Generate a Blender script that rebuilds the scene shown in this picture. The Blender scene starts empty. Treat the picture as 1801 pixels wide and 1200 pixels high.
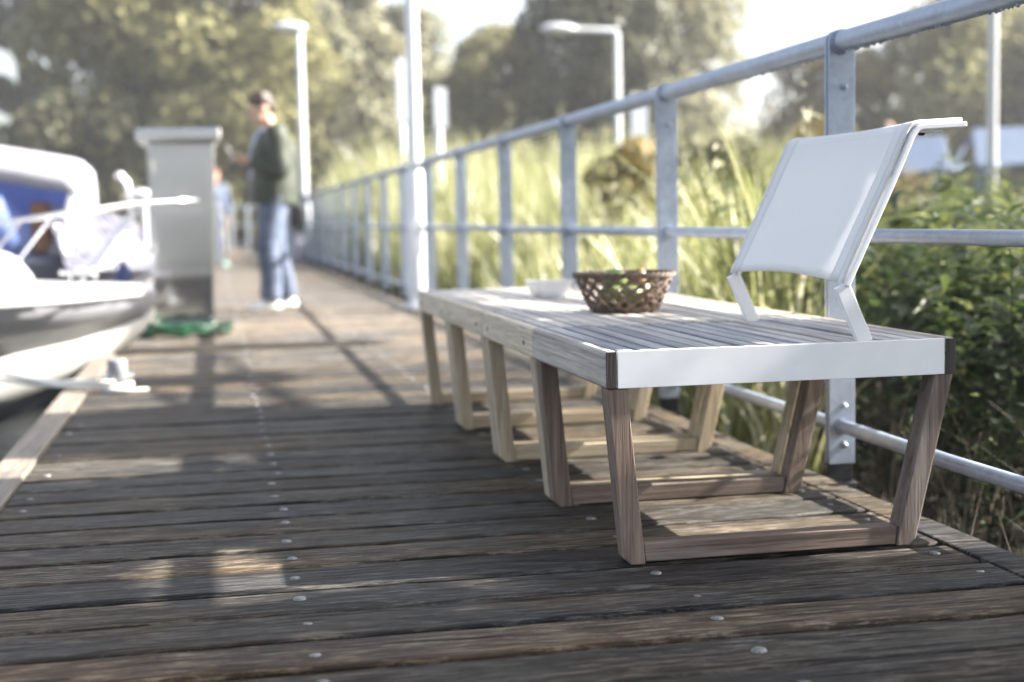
import bpy, math, random
import numpy as np
from math import sin, cos, pi, radians, sqrt, atan2
from mathutils import Vector, Matrix

scene = bpy.context.scene
COL = scene.collection

# ------------------------------------------------------------------ camera
CAM_YAW, CAM_PITCH, CAM_ROLL, CAM_Z = 0.2047, 0.0867, 0.020, 0.72
fw = Vector((sin(CAM_YAW)*cos(CAM_PITCH), cos(CAM_YAW)*cos(CAM_PITCH), -sin(CAM_PITCH)))
r0 = Vector((cos(CAM_YAW), -sin(CAM_YAW), 0)); u0 = r0.cross(fw)
rr = r0*cos(CAM_ROLL) - u0*sin(CAM_ROLL); uu = u0*cos(CAM_ROLL) + r0*sin(CAM_ROLL)
cd = bpy.data.cameras.new("camera"); cam = bpy.data.objects.new("camera", cd); COL.objects.link(cam)
cam.matrix_world = Matrix(((rr.x, uu.x, -fw.x, 0), (rr.y, uu.y, -fw.y, 0), (rr.z, uu.z, -fw.z, CAM_Z), (0, 0, 0, 1)))
cd.sensor_width = 36; cd.lens = 50; cd.clip_end = 2000; cd.clip_start = .02
cd.dof.use_dof = True; cd.dof.focus_distance = 2.86; cd.dof.aperture_fstop = 2.0; cd.dof.aperture_blades = 9
scene.camera = cam

# ------------------------------------------------------------------ world, sun, exposure
SUN = Vector((1.48, -0.07, 1.0)).normalized()          # towards the sun
elev = math.asin(SUN.z)
w = bpy.data.worlds.new("World"); scene.world = w; w.use_nodes = True
nt = w.node_tree; nt.nodes.clear()
sky = nt.nodes.new('ShaderNodeTexSky'); sky.sky_type = 'NISHITA'; sky.sun_disc = False
sky.sun_elevation = elev; sky.sun_rotation = atan2(SUN.x, SUN.y)
sky.air_density = 1.0; sky.dust_density = 3.5; sky.ozone_density = 1.0
hs = nt.nodes.new('ShaderNodeHueSaturation'); hs.inputs['Saturation'].default_value = .55
bg = nt.nodes.new('ShaderNodeBackground'); bg.inputs['Strength'].default_value = 0.075
wo = nt.nodes.new('ShaderNodeOutputWorld')
nt.links.new(sky.outputs[0], hs.inputs['Color']); nt.links.new(hs.outputs[0], bg.inputs[0]); nt.links.new(bg.outputs[0], wo.inputs[0])
sl = bpy.data.lights.new("sun", 'SUN'); sl.energy = 5.0; sl.angle = radians(.55); sl.color = (1, .945, .86)
so = bpy.data.objects.new("sun", sl); COL.objects.link(so); so.rotation_euler = (-SUN).to_track_quat('-Z', 'Y').to_euler()
so.location = (20, 0, 20)
vs = scene.view_settings; vs.view_transform = 'Standard'; vs.look = 'None'; vs.exposure = 2.48; vs.gamma = 1
scene.cycles.use_denoising = True
scene.cycles.max_bounces = 8; scene.cycles.transparent_max_bounces = 12
scene.cycles.sample_clamp_indirect = 6

# ------------------------------------------------------------------ helpers
rnd = random.Random(7)

class MB:
    def __init__(s): s.v = []; s.f = []; s.sm = []; s.att = []
    def add(s, vs, fs, smooth=False, tone=0.0):
        n = len(s.v); s.v += [tuple(p) for p in vs]
        for f in fs: s.f.append(tuple(i+n for i in f)); s.sm.append(smooth); s.att.append(tone)
        return s
    def box(s, lo, hi, tone=0.0):
        x0, y0, z0 = lo; x1, y1, z1 = hi
        return s.add([(x0,y0,z0),(x1,y0,z0),(x1,y1,z0),(x0,y1,z0),(x0,y0,z1),(x1,y0,z1),(x1,y1,z1),(x0,y1,z1)],
              [(0,3,2,1),(4,5,6,7),(0,1,5,4),(1,2,6,5),(2,3,7,6),(3,0,4,7)], False, tone)
    def hexa(s, bot, top, tone=0.0):      # bottom 4 points, top 4 points (same order, ccw from above)
        return s.add(list(bot)+list(top), [(0,3,2,1),(4,5,6,7),(0,1,5,4),(1,2,6,5),(2,3,7,6),(3,0,4,7)], False, tone)
    def tube(s, pts, r, n=10, caps=True, closed=False, squash=None, tone=0.0):
        pts = [Vector(p) for p in pts]; m = len(pts)
        rs = r if isinstance(r, (list, tuple)) else [r]*m
        vs = []; prev = None
        for i, p in enumerate(pts):
            a = pts[i-1] if (i > 0 or closed) else pts[0]; b = pts[(i+1) % m] if (i < m-1 or closed) else pts[-1]
            t = (b-a).normalized() if (b-a).length > 1e-9 else Vector((0,0,1))
            if prev is None:
                x = t.orthogonal().normalized()
            else:
                x = prev - t*prev.dot(t)
                x = x.normalized() if x.length > 1e-6 else t.orthogonal().normalized()
            prev = x; y = t.cross(x)
            for k in range(n):
                a_ = 2*pi*k/n
                vs.append(p + (x*cos(a_) + y*sin(a_))*rs[i])
        fs = []
        L = m if closed else m-1
        for i in range(L):
            j = (i+1) % m
            for k in range(n):
                fs.append((i*n+k, i*n+(k+1) % n, j*n+(k+1) % n, j*n+k))
        s.add(vs, fs, True, tone)
        if caps and not closed:
            s.add(vs[:n], [tuple(range(n))[::-1]], False, tone); s.add(vs[-n:], [tuple(range(n))], False, tone)
        return s
    def lathe(s, prof, c=(0,0,0), n=24, smooth=True, closed=False):
        vs = []; fs = []
        for (r, z) in prof:
            for k in range(n): vs.append((c[0]+r*cos(2*pi*k/n), c[1]+r*sin(2*pi*k/n), c[2]+z))
        m = len(prof)
        for i in range(m-1 + (1 if closed else 0)):
            j = (i+1) % m
            for k in range(n): fs.append((i*n+k, i*n+(k+1) % n, j*n+(k+1) % n, j*n+k))
        if not closed:
            fs.append(tuple(range(n))[::-1]); fs.append(tuple((m-1)*n+k for k in range(n)))
        return s.add(vs, fs, smooth)
    def ell(s, c, r, n=16, m=10, M=None, tone=0.0):
        vs = []; fs = []
        c = Vector(c)
        for i in range(m+1):
            th = pi*i/m
            for k in range(n):
                p = Vector((r[0]*sin(th)*cos(2*pi*k/n), r[1]*sin(th)*sin(2*pi*k/n), r[2]*cos(th)))
                if M is not None: p = M @ p
                vs.append(c+p)
        for i in range(m):
            for k in range(n): fs.append((i*n+k, (i+1)*n+k, (i+1)*n+(k+1) % n, i*n+(k+1) % n))
        return s.add(vs, fs, True, tone)
    def loft(s, rings, closed_ring=False, caps=False, smooth=True):
        n = len(rings[0]); vs = [p for r in rings for p in r]; fs = []
        for i in range(len(rings)-1):
            for k in range(n if closed_ring else n-1):
                fs.append((i*n+k, i*n+(k+1) % n, (i+1)*n+(k+1) % n, (i+1)*n+k))
        s.add(vs, fs, smooth)
        if caps: s.add(rings[0], [tuple(range(n))[::-1]], False); s.add(rings[-1], [tuple(range(n))], False)
        return s

def mesh_obj(name, mb, mat, loc=(0,0,0), parent=None, bevel=0, seg=2, solid=0, sub=0):
    me = bpy.data.meshes.new(name)
    lx, ly, lz = loc
    me.from_pydata([(x-lx, y-ly, z-lz) for x, y, z in mb.v], [], mb.f)
    me.polygons.foreach_set('use_smooth', mb.sm)
    a = me.attributes.new('tone', 'FLOAT', 'FACE'); a.data.foreach_set('value', mb.att)
    me.materials.append(mat); me.update()
    o = bpy.data.objects.new(name, me); COL.objects.link(o)
    if parent is not None: o.parent = parent
    else: o.location = loc
    if solid:
        m = o.modifiers.new('s', 'SOLIDIFY'); m.thickness = solid; m.offset = 0
    if sub:
        m = o.modifiers.new('u', 'SUBSURF'); m.levels = sub; m.render_levels = sub
    if bevel:
        m = o.modifiers.new('b', 'BEVEL'); m.width = bevel; m.segments = seg; m.limit_method = 'ANGLE'; m.angle_limit = radians(40)
    return o

def tag(o, label=None, cat=None, group=None, kind=None):
    if label: o['label'] = label
    if cat: o['category'] = cat
    if group: o['group'] = group
    if kind: o['kind'] = kind
    return o
def thing(name, loc, label, cat, group=None):
    o = bpy.data.objects.new(name, None); COL.objects.link(o); o.location = loc; o.empty_display_size = .2
    return tag(o, label, cat, group)
WL = {}
def part(name, mb, mat, parent, base=None, **k):
    """part in world coordinates under parent; nested parts share the thing's origin"""
    b = base if base is not None else tuple(WL.get(parent.name, parent.location))
    o = mesh_obj(name, mb, mat, b, parent, **k)
    WL[o.name] = b
    return o
def copy_tree(o, parent=None):
    c = o.copy(); COL.objects.link(c)
    if parent is not None: c.parent = parent
    for ch in o.children: copy_tree(ch, c)
    return c

# ------------------------------------------------------------------ materials
def newmat(name):
    m = bpy.data.materials.new(name); m.use_nodes = True
    b = m.node_tree.nodes['Principled BSDF']
    return m, m.node_tree, b
def N(nt, t, **k):
    n = nt.nodes.new(t)
    for a, v in k.items(): setattr(n, a, v)
    return n
def ramp(nt, fac, stops):
    r = N(nt, 'ShaderNodeValToRGB'); e = r.color_ramp.elements
    while len(e) < len(stops): e.new(.5)
    for i, (p, c) in enumerate(stops): e[i].position = p; e[i].color = tuple(c)+(1,)
    nt.links.new(fac, r.inputs[0]); return r.outputs[0]
def coords(nt, scale, kind='Object'):
    tc = N(nt, 'ShaderNodeTexCoord'); mp = N(nt, 'ShaderNodeMapping'); mp.inputs['Scale'].default_value = scale
    nt.links.new(tc.outputs[kind], mp.inputs[0]); return mp.outputs[0]
def noise(nt, vec, scale=1, detail=4, rough=.6):
    n = N(nt, 'ShaderNodeTexNoise'); n.inputs['Scale'].default_value = scale; n.inputs['Detail'].default_value = detail; n.inputs['Roughness'].default_value = rough
    nt.links.new(vec, n.inputs['Vector']); return n.outputs['Fac']
def mix(nt, f, a, b, mode='MIX'):
    m = N(nt, 'ShaderNodeMix', data_type='RGBA', blend_type=mode)
    for inp, v in ((m.inputs[0], f), (m.inputs[6], a), (m.inputs[7], b)):
        if isinstance(v, (int, float)): inp.default_value = v
        elif isinstance(v, tuple): inp.default_value = v+(1,) if len(v) == 3 else v
        else: nt.links.new(v, inp)
    return m.outputs[2]
def bump(nt, b, h, strength=.2, dist=.002):
    n = N(nt, 'ShaderNodeBump'); n.inputs['Strength'].default_value = strength; n.inputs['Distance'].default_value = dist
    nt.links.new(h, n.inputs['Height']); nt.links.new(n.outputs[0], b.inputs['Normal'])
def plain(name, col, rough=.5, metal=0, var=.12, scale=6, spec=.5, bmp=0, coat=0):
    m, nt, b = newmat(name)
    v = coords(nt, (scale,)*3); f = noise(nt, v)
    lo = tuple(c*(1-var) for c in col); hi = tuple(min(1, c*(1+var)) for c in col)
    nt.links.new(ramp(nt, f, [(.3, lo), (.7, hi)]), b.inputs['Base Color'])
    b.inputs['Roughness'].default_value = rough; b.inputs['Metallic'].default_value = metal
    b.inputs['Specular IOR Level'].default_value = spec; b.inputs['Coat Weight'].default_value = coat
    if bmp: bump(nt, b, f, bmp)
    return m
def wood(name, dark, light, axis='X', rough=.65, fine=1.0, stain=None, stain_amt=.5, spec=.3, bmp=.35):
    m, nt, b = newmat(name)
    st = {'X': (1.2, 45, 45), 'Y': (45, 1.2, 45), 'Z': (45, 45, 1.2)}[axis]
    tc = N(nt, 'ShaderNodeTexCoord'); at = N(nt, 'ShaderNodeAttribute', attribute_name='tone')
    oi = N(nt, 'ShaderNodeObjectInfo')
    ad = N(nt, 'ShaderNodeMath', operation='MULTIPLY_ADD'); nt.links.new(at.outputs['Fac'], ad.inputs[0]); ad.inputs[1].default_value = 37.0; nt.links.new(oi.outputs['Random'], ad.inputs[2])
    cx = N(nt, 'ShaderNodeCombineXYZ')
    for i in range(3): nt.links.new(ad.outputs[0], cx.inputs[i])
    va = N(nt, 'ShaderNodeVectorMath', operation='ADD'); nt.links.new(tc.outputs['Object'], va.inputs[0]); nt.links.new(cx.outputs[0], va.inputs[1])
    mp = N(nt, 'ShaderNodeMapping'); mp.inputs['Scale'].default_value = st; nt.links.new(va.outputs[0], mp.inputs[0])
    g = noise(nt, mp.outputs[0], 1*fine, 6, .65)
    mp2 = N(nt, 'ShaderNodeMapping'); mp2.inputs['Scale'].default_value = tuple(x*5 if x < 2 else x*5.0 for x in st); nt.links.new(va.outputs[0], mp2.inputs[0])
    g2 = noise(nt, mp2.outputs[0], 1*fine, 3, .7)
    mid = tuple((a+c)/2 for a, c in zip(dark, light))
    c1 = ramp(nt, g, [(.28, dark), (.5, mid), (.72, light)])
    c2 = ramp(nt, g2, [(.32, (.35, .33, .32)), (.55, (1, 1, 1))])
    col = mix(nt, .75, c1, c2, 'MULTIPLY')
    # tone per plank
    tn = ramp(nt, at.outputs['Fac'], [(0, (.62, .64, .70)), (.45, (.95, .95, .97)), (.8, (1.12, 1.08, 1.0)), (1, (1.35, 1.2, 1.05))])
    col = mix(nt, 1.0, col, tn, 'MULTIPLY')
    if stain:
        mp3 = N(nt, 'ShaderNodeMapping'); mp3.inputs['Scale'].default_value = tuple(min(x, 9)*.8 for x in st); nt.links.new(va.outputs[0], mp3.inputs[0])
        s = noise(nt, mp3.outputs[0], 1.3, 6, .7)
        sf = ramp(nt, s, [(.46, (0, 0, 0)), (.66, (1, 1, 1))])
        sm = N(nt, 'ShaderNodeMath', operation='MULTIPLY'); nt.links.new(sf, sm.inputs[0]); sm.inputs[1].default_value = stain_amt
        col = mix(nt, sm.outputs[0], col, stain)
    nt.links.new(col, b.inputs['Base Color'])
    rg = N(nt, 'ShaderNodeMapRange'); rg.inputs[3].default_value = rough+.12; rg.inputs[4].default_value = rough-.12
    nt.links.new(g, rg.inputs[0]); nt.links.new(rg.outputs[0], b.inputs['Roughness'])
    b.inputs['Specular IOR Level'].default_value = spec
    hsum = N(nt, 'ShaderNodeMath', operation='ADD'); nt.links.new(g, hsum.inputs[0]); nt.links.new(g2, hsum.inputs[1])
    bump(nt, b, hsum.outputs[0], bmp, .003)
    return m
def leafmat(name, cols, rough=.45, trans=.35, spec=.4, scale=.6):
    m, nt, b = newmat(name)
    at = N(nt, 'ShaderNodeAttribute', attribute_name='tone')
    n = len(cols)
    col = ramp(nt, at.outputs['Fac'], [(i/(n-1), c) for i, c in enumerate(cols)])
    nt.links.new(col, b.inputs['Base Color']); b.inputs['Roughness'].default_value = rough; b.inputs['Specular IOR Level'].default_value = spec
    t = N(nt, 'ShaderNodeBsdfTranslucent'); nt.links.new(col, t.inputs['Color'])
    mx = N(nt, 'ShaderNodeMixShader'); mx.inputs[0].default_value = trans
    nt.links.new(b.outputs[0], mx.inputs[1]); nt.links.new(t.outputs[0], mx.inputs[2])
    nt.links.new(mx.outputs[0], nt.nodes['Material Output'].inputs['Surface'])
    return m

M = {}
M['deck'] = wood('deck_wood', (.020, .019, .019), (.098, .084, .068), 'X', .55, 1.0, (.085, .078, .07), .4, .6)
def deckmat():
    m, nt, b = newmat('weathered_deck_wood')
    tc = N(nt, 'ShaderNodeTexCoord'); at = N(nt, 'ShaderNodeAttribute', attribute_name='tone')
    ml = N(nt, 'ShaderNodeMath', operation='MULTIPLY'); nt.links.new(at.outputs['Fac'], ml.inputs[0]); ml.inputs[1].default_value = 41.0
    cx = N(nt, 'ShaderNodeCombineXYZ')
    for i in range(3): nt.links.new(ml.outputs[0], cx.inputs[i])
    va = N(nt, 'ShaderNodeVectorMath', operation='ADD'); nt.links.new(tc.outputs['Object'], va.inputs[0]); nt.links.new(cx.outputs[0], va.inputs[1])
    def nz(sc, scale, det, ro):
        mp = N(nt, 'ShaderNodeMapping'); mp.inputs['Scale'].default_value = sc; nt.links.new(va.outputs[0], mp.inputs[0]); return noise(nt, mp.outputs[0], scale, det, ro)
    fib = nz((11, 105, 60), 1, 6, .8)          # short silver fibres
    grain = nz((1.5, 40, 30), 1, 6, .75)        # long grain
    blot = nz((2.2, 5.5, 5), 1, 6, .68)        # damp and dry blotches
    crack = nz((2.4, 62, 40), 1, 4, .65)
    base = ramp(nt, grain, [(.32, (.014, .0135, .014)), (.5, (.044, .040, .036)), (.68, (.095, .083, .068))])
    c = mix(nt, ramp(nt, fib, [(.50, (0, 0, 0)), (.60, (.75,)*3)]), base, (.20, .19, .172))
    c = mix(nt, ramp(nt, blot, [(.40, (0, 0, 0)), (.62, (.8,)*3)]), c, mix(nt, .62, c, (.018, .018, .020)))
    c = mix(nt, ramp(nt, crack, [(.34, (.95,)*3), (.43, (0, 0, 0))]), c, (.006, .005, .005))
    hue = nz((.9, 2.4, 2), 1, 3, .6)
    c = mix(nt, 1.0, c, ramp(nt, hue, [(.36, (.90, .97, 1.10)), (.5, (1, 1, 1)), (.64, (1.13, 1.01, .88))]), 'MULTIPLY')
    tn = ramp(nt, at.outputs['Fac'], [(0, (.66, .68, .74)), (.45, (.95, .95, .97)), (.8, (1.2, 1.12, 1.0)), (.93, (1.35, 1.2, 1.05)), (1, (1.65, 1.40, 1.25))])
    c = mix(nt, 1.0, c, tn, 'MULTIPLY')
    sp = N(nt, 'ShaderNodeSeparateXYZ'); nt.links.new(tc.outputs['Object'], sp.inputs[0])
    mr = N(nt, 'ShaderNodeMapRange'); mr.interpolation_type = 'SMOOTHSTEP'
    for i_, v_ in ((1, 5.6), (2, 9.5), (3, .95), (4, 2.05)): mr.inputs[i_].default_value = v_      # light painted into the colour: dark near in shade, pale further out in sun
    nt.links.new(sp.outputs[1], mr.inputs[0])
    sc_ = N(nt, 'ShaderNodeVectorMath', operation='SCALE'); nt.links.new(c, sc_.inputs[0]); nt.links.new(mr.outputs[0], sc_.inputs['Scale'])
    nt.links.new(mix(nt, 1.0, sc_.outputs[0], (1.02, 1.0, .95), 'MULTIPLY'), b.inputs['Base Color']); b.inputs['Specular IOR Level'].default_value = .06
    rg = N(nt, 'ShaderNodeMapRange'); rg.inputs[1].default_value = .35; rg.inputs[2].default_value = .65; rg.inputs[3].default_value = .66; rg.inputs[4].default_value = .42
    nt.links.new(blot, rg.inputs[0]); nt.links.new(rg.outputs[0], b.inputs['Roughness'])
    h = N(nt, 'ShaderNodeMath', operation='MULTIPLY_ADD'); nt.links.new(fib, h.inputs[0]); h.inputs[1].default_value = .6; nt.links.new(grain, h.inputs[2])
    h2 = N(nt, 'ShaderNodeMath', operation='MULTIPLY_ADD'); nt.links.new(ramp(nt, crack, [(.33, (0,)*3), (.45, (1,)*3)]), h2.inputs[0]); h2.inputs[1].default_value = .5; nt.links.new(h.outputs[0], h2.inputs[2])
    bump(nt, b, h2.outputs[0], .75, .0035); return m
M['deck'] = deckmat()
M['edge'] = wood('edge_board_wood', (.12, .105, .088), (.27, .235, .195), 'Y', .6, .8, None, .5, .3)
M['fascia'] = wood('fascia_wood', (.02, .018, .015), (.06, .05, .04), 'Y', .8)
for ax in 'XYZ':
    M['dk'+ax] = wood('weathered_brown_wood_'+ax, (.078, .057, .047), (.27, .205, .168), ax, .6, 1.0, (.36, .33, .31), .4)
    M['pl'+ax] = wood('pale_wood_'+ax, (.33, .27, .18), (.60, .50, .36), ax, .6, 1.0, (.55, .52, .46), .35)
M['slat_dk'] = wood('grey_slat_wood', (.11, .115, .135), (.42, .43, .47), 'Y', .5, 1.0, (.45, .45, .46), .5)
M['slat_pl'] = wood('pale_slat_wood', (.30, .28, .25), (.60, .57, .52), 'Y', .5, 1.0, (.62, .61, .60), .4)
M['beam_dk'] = wood('silvered_beam_wood', (.24, .215, .19), (.62, .585, .54), 'Y', .6, .6, (.27, .22, .18), .65)
M['beam_pl'] = wood('pale_beam_wood', (.42, .37, .29), (.66, .59, .48), 'Y', .6, .8, (.6, .57, .5), .3)
M['endgrain'] = wood('dark_end_grain', (.035, .028, .026), (.11, .09, .08), 'Z', .6)
M['white'] = plain('white_powder_coat', (.81, .82, .84), .40, 0, .045, 9, .4, .05)
M['white_gloss'] = plain('white_gelcoat', (.47, .48, .51), .22, 0, .03, 3, .5)
M['hull_bottom'] = plain('hull_cream_paint', (.52, .515, .49), .35, 0, .05, 4, .5)
M['bollard'] = plain('grey_bollard_paint', (.20, .21, .235), .45, 0, .2, 30)
M['rubber2'] = plain('grey_rub_rail_rubber', (.26, .27, .29), .5, 0, .1, 20)
M['lilac_shade'] = plain('lilac_shade_grey', (.17, .175, .23), .4, 0, .1, 4, .3)  # lilac shade on the second boat's white deck, put into the colour
M['topside'] = plain('hull_side_shade_grey', (.22, .225, .245), .3, 0, .04, 3, .4)  # white hull side coloured darker to stand in for its shade
M['steel'] = plain('stainless_steel', (.52, .52, .53), .22, 1, .06, 2, .5)
M['chrome'] = plain('chrome', (.8, .8, .82), .08, 1, .02, 4)
M['black'] = plain('black_fabric', (.012, .012, .015), .7, 0, .3, 20, .2, .2)
M['rubber'] = plain('black_rubber', (.02, .02, .022), .6)
M['darksteel'] = plain('dark_bracket_steel', (.025, .027, .032), .6, .5, .3, 18)
M['pole'] = plain('pole_white_grey', (.66, .68, .72), .4, 0, .05, 3, .5)
M['sign'] = plain('sign_back_grey', (.19, .21, .25), .45, 0, .05, 3)
M['blueboard'] = plain('blue_grey_board', (.13, .18, .28), .5, 0, .08, 3)
def galv():
    m, nt, b = newmat('galvanised_steel')
    v = coords(nt, (60,)*3); vo = N(nt, 'ShaderNodeTexVoronoi'); vo.inputs['Scale'].default_value = 1.0; nt.links.new(v, vo.inputs['Vector'])
    bw = N(nt, 'ShaderNodeRGBToBW'); nt.links.new(vo.outputs['Color'], bw.inputs[0])
    v2 = coords(nt, (9,)*3); n2 = noise(nt, v2, 1, 6, .7)
    c = mix(nt, .5, ramp(nt, bw.outputs[0], [(0, (.25, .29, .37)), (1, (.38, .43, .52))]), ramp(nt, n2, [(.3, (.19, .23, .30)), (.7, (.47, .53, .63))]))
    nt.links.new(c, b.inputs['Base Color']); b.inputs['Metallic'].default_value = .55
    nt.links.new(ramp(nt, n2, [(.3, (.36,)*3), (.7, (.56,)*3)]), b.inputs['Roughness'])
    bump(nt, b, n2, .25, .002); return m
M['galv'] = galv()
def sling():
    m, nt, b = newmat('white_sling_mesh')
    v = coords(nt, (700,)*3); wv = N(nt, 'ShaderNodeTexWave', wave_type='BANDS', bands_direction='Y'); wv.inputs['Scale'].default_value = .35; nt.links.new(v, wv.inputs['Vector'])
    wz = N(nt, 'ShaderNodeTexWave', wave_type='BANDS', bands_direction='Z'); wz.inputs['Scale'].default_value = .35; nt.links.new(v, wz.inputs['Vector'])
    s = N(nt, 'ShaderNodeMath', operation='ADD'); nt.links.new(wv.outputs['Fac'], s.inputs[0]); nt.links.new(wz.outputs['Fac'], s.inputs[1])
    col = ramp(nt, s.outputs[0], [(.3, (.76, .765, .775)), (1.4, (.88, .885, .89))])
    nt.links.new(col, b.inputs['Base Color']); b.inputs['Roughness'].default_value = .6
    bump(nt, b, s.outputs[0], .3, .0008)
    t = N(nt, 'ShaderNodeBsdfTranslucent'); t.inputs['Color'].default_value = (.8, .8, .8, 1)
    mx = N(nt, 'ShaderNodeMixShader'); mx.inputs[0].default_value = .25
    nt.links.new(b.outputs[0], mx.inputs[1]); nt.links.new(t.outputs[0], mx.inputs[2]); nt.links.new(mx.outputs[0], nt.nodes['Material Output'].inputs['Surface'])
    return m
M['sling'] = sling()
M['wicker'] = plain('dark_wicker', (.135, .092, .068), .5, 0, .5, 45, .4, .4)
M['screw'] = plain('weathered_screw_zinc', (.20, .20, .20), .55, .4, .5, 90)
M['steel2'] = plain('polished_steel', (.55, .55, .55), .06, 1, .04, 2)
M['apple'] = plain('green_apple_skin', (.20, .26, .075), .35, 0, .2, 14, .5)
M['pear'] = plain('russet_fruit_skin', (.20, .115, .05), .45, 0, .35, 14, .5)
def frosted():
    m, nt, b = newmat('frosted_plastic'); b.inputs['Base Color'].default_value = (.78, .79, .82, 1); b.inputs['Roughness'].default_value = .35
    b.inputs['Transmission Weight'].default_value = .8; b.inputs['IOR'].default_value = 1.25; return m
M['frost'] = frosted()
def glintsheet():
    m, nt, b = newmat('glint_sheet_plastic'); b.inputs['Base Color'].default_value = (.085, .087, .12, 1); b.inputs['Roughness'].default_value = .05
    b.inputs['Specular IOR Level'].default_value = .5; b.inputs['Coat Weight'].default_value = 0; b.inputs['Coat Roughness'].default_value = .03
    return m
M['glint_plastic'] = glintsheet()
def translucent(m, amt, col):
    nt = m.node_tree; b = nt.nodes['Principled BSDF']; t = N(nt, 'ShaderNodeBsdfTranslucent'); t.inputs['Color'].default_value = tuple(col)+(1,)
    mx = N(nt, 'ShaderNodeMixShader'); mx.inputs[0].default_value = amt
    nt.links.new(b.outputs[0], mx.inputs[1]); nt.links.new(t.outputs[0], mx.inputs[2]); nt.links.new(mx.outputs[0], nt.nodes['Material Output'].inputs['Surface']); return m
M['canopy'] = translucent(plain('white_canvas', (.47, .47, .53), .7, 0, .06, 5, .2, .1), .3, (.5, .5, .58))
M['blue'] = translucent(plain('blue_canvas', (.24, .32, .64), .65, 0, .2, 5, .2), .4, (.3, .38, .68))
M['navy'] = plain('navy_vinyl', (.02, .035, .12), .4, 0, .2, 5, .4)
M['brown'] = plain('varnished_wood', (.34, .15, .06), .35, 0, .3, 8, .5)
M['glass'] = plain('dark_window_glass', (.03, .05, .10), .06, 0, .05, 2, .8)
M['hose'] = plain('green_hose_plastic', (.016, .060, .03), .3, 0, .5, 12, .5)
M['rope'] = plain('white_rope_fibre', (.72, .70, .64), .75, 0, .12, 80, .2, .4)
M['skin'] = plain('skin', (.56, .36, .27), .5, 0, .08, 12, .4)
M['hair'] = plain('brown_hair', (.050, .031, .021), .5, 0, .35, 60, .4, .4)
M['hair_red'] = plain('red_brown_hair', (.17, .06, .035), .5, 0, .35, 60, .4, .4)
M['jacket'] = plain('dark_green_jacket', (.045, .052, .038), .6, 0, .25, 9, .3, .15)
M['tee'] = plain('grey_shirt', (.34, .36, .44), .8, 0, .1, 20, .2)
M['jeans'] = plain('blue_denim', (.10, .122, .175), .75, 0, .45, 9, .2, .15)
M['shoe'] = plain('white_shoe', (.80, .80, .79), .55, 0, .04, 10, .3)
M['lightshirt'] = plain('pale_blue_shirt', (.085, .105, .155), .8, 0, .1, 12, .2)
M['khaki'] = plain('pale_trousers', (.17, .165, .16), .8, 0, .1, 12, .2)
M['mint'] = plain('mint_shoe', (.50, .72, .66), .6, 0, .05, 12, .2)
M['phone'] = plain('phone_body', (.03, .03, .035), .15, 0, .1, 4, .6)
M['carpaint'] = plain('dark_car_paint', (.022, .025, .032), .25, .2, .1, 3, .5, 0, .6)
M['tail'] = plain('red_tail_lamp', (.42, .03, .035), .25, 0, .15, 6, .5)
M['bark'] = wood('bark', (.03, .025, .02), (.12, .10, .08), 'Z', .9, .35)
M['willow'] = leafmat('willow_leaves', [(.08, .08, .04), (.17, .16, .07), (.235, .225, .105), (.31, .295, .14)], .65, .28, .12)
M['darkleaf'] = leafmat('dark_leaves', [(.026, .031, .021), (.054, .058, .033), (.095, .096, .052), (.145, .14, .072)], .55, .3, .25)
M['autumn'] = leafmat('autumn_leaves', [(.05, .05, .03), (.10, .09, .045), (.19, .155, .062), (.30, .215, .075)], .55, .35, .25)
M['silver'] = leafmat('silver_willow_leaves', [(.13, .135, .09), (.20, .20, .125), (.28, .27, .165), (.36, .335, .21)], .55, .35, .25)
M['reed'] = leafmat('reed_blades', [(.055, .072, .018), (.18, .20, .058), (.37, .37, .165), (.58, .55, .40)], .36, .42, .5)
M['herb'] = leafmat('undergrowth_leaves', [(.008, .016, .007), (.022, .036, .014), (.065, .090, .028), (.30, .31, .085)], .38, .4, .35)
M['straw'] = leafmat('dry_stems', [(.05, .04, .03), (.12, .10, .075), (.22, .19, .14)], .7, .1, .3)
def groundmat():
    m, nt, b = newmat('bank_soil'); v = coords(nt, (1.1,)*3); f = noise(nt, v, 1, 7, .65)
    nt.links.new(ramp(nt, f, [(.3, (.008, .008, .006)), (.55, (.018, .018, .011)), (.75, (.04, .038, .02))]), b.inputs['Base Color']); b.inputs['Roughness'].default_value = .95; return m
M['soil'] = groundmat()
def watermat():
    m, nt, b = newmat('harbour_water'); v = coords(nt, (1.6, 2.2, 1)); f = noise(nt, v, 1.5, 4, .6)
    b.inputs['Base Color'].default_value = (.010, .014, .014, 1); b.inputs['Roughness'].default_value = .05; b.inputs['Specular IOR Level'].default_value = .3; bump(nt, b, f, .25, .04); return m
M['water'] = watermat()

# ------------------------------------------------------------------ setting: ground, water
def sstep(a, b, x):
    t = max(0, min(1, (x-a)/(b-a))); return t*t*(3-2*t)
def gz(x, y):
    bank = -.36 + 1.35*sstep(8, 30, y)
    right = sstep(1.75, 2.3, x)
    far = sstep(44, 52, y); left = sstep(-30, -40, x)
    near = sstep(-18, -28, y)
    z = -1.4*(1-right) + bank*right
    k = max(far, left, near); z = z*(1-k) + .95*k if far >= max(left, near) else z*(1-k) + .2*k
    return z
xs = [-900, -300, -120, -60, -40, -35, -30, -20, -10, -4, 0, 1.5, 1.75, 1.9, 2.05, 2.2, 2.35, 3, 4, 6, 9, 14, 20, 30, 45, 70, 120, 300, 900]
ys = [-900, -300, -100, -40, -28, -23, -18, -10, -4, 0, 3, 6, 8, 10, 13, 16, 19, 22, 25, 28, 31, 35, 40, 44, 46, 48, 50, 52, 60, 80, 120, 300, 900]
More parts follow.
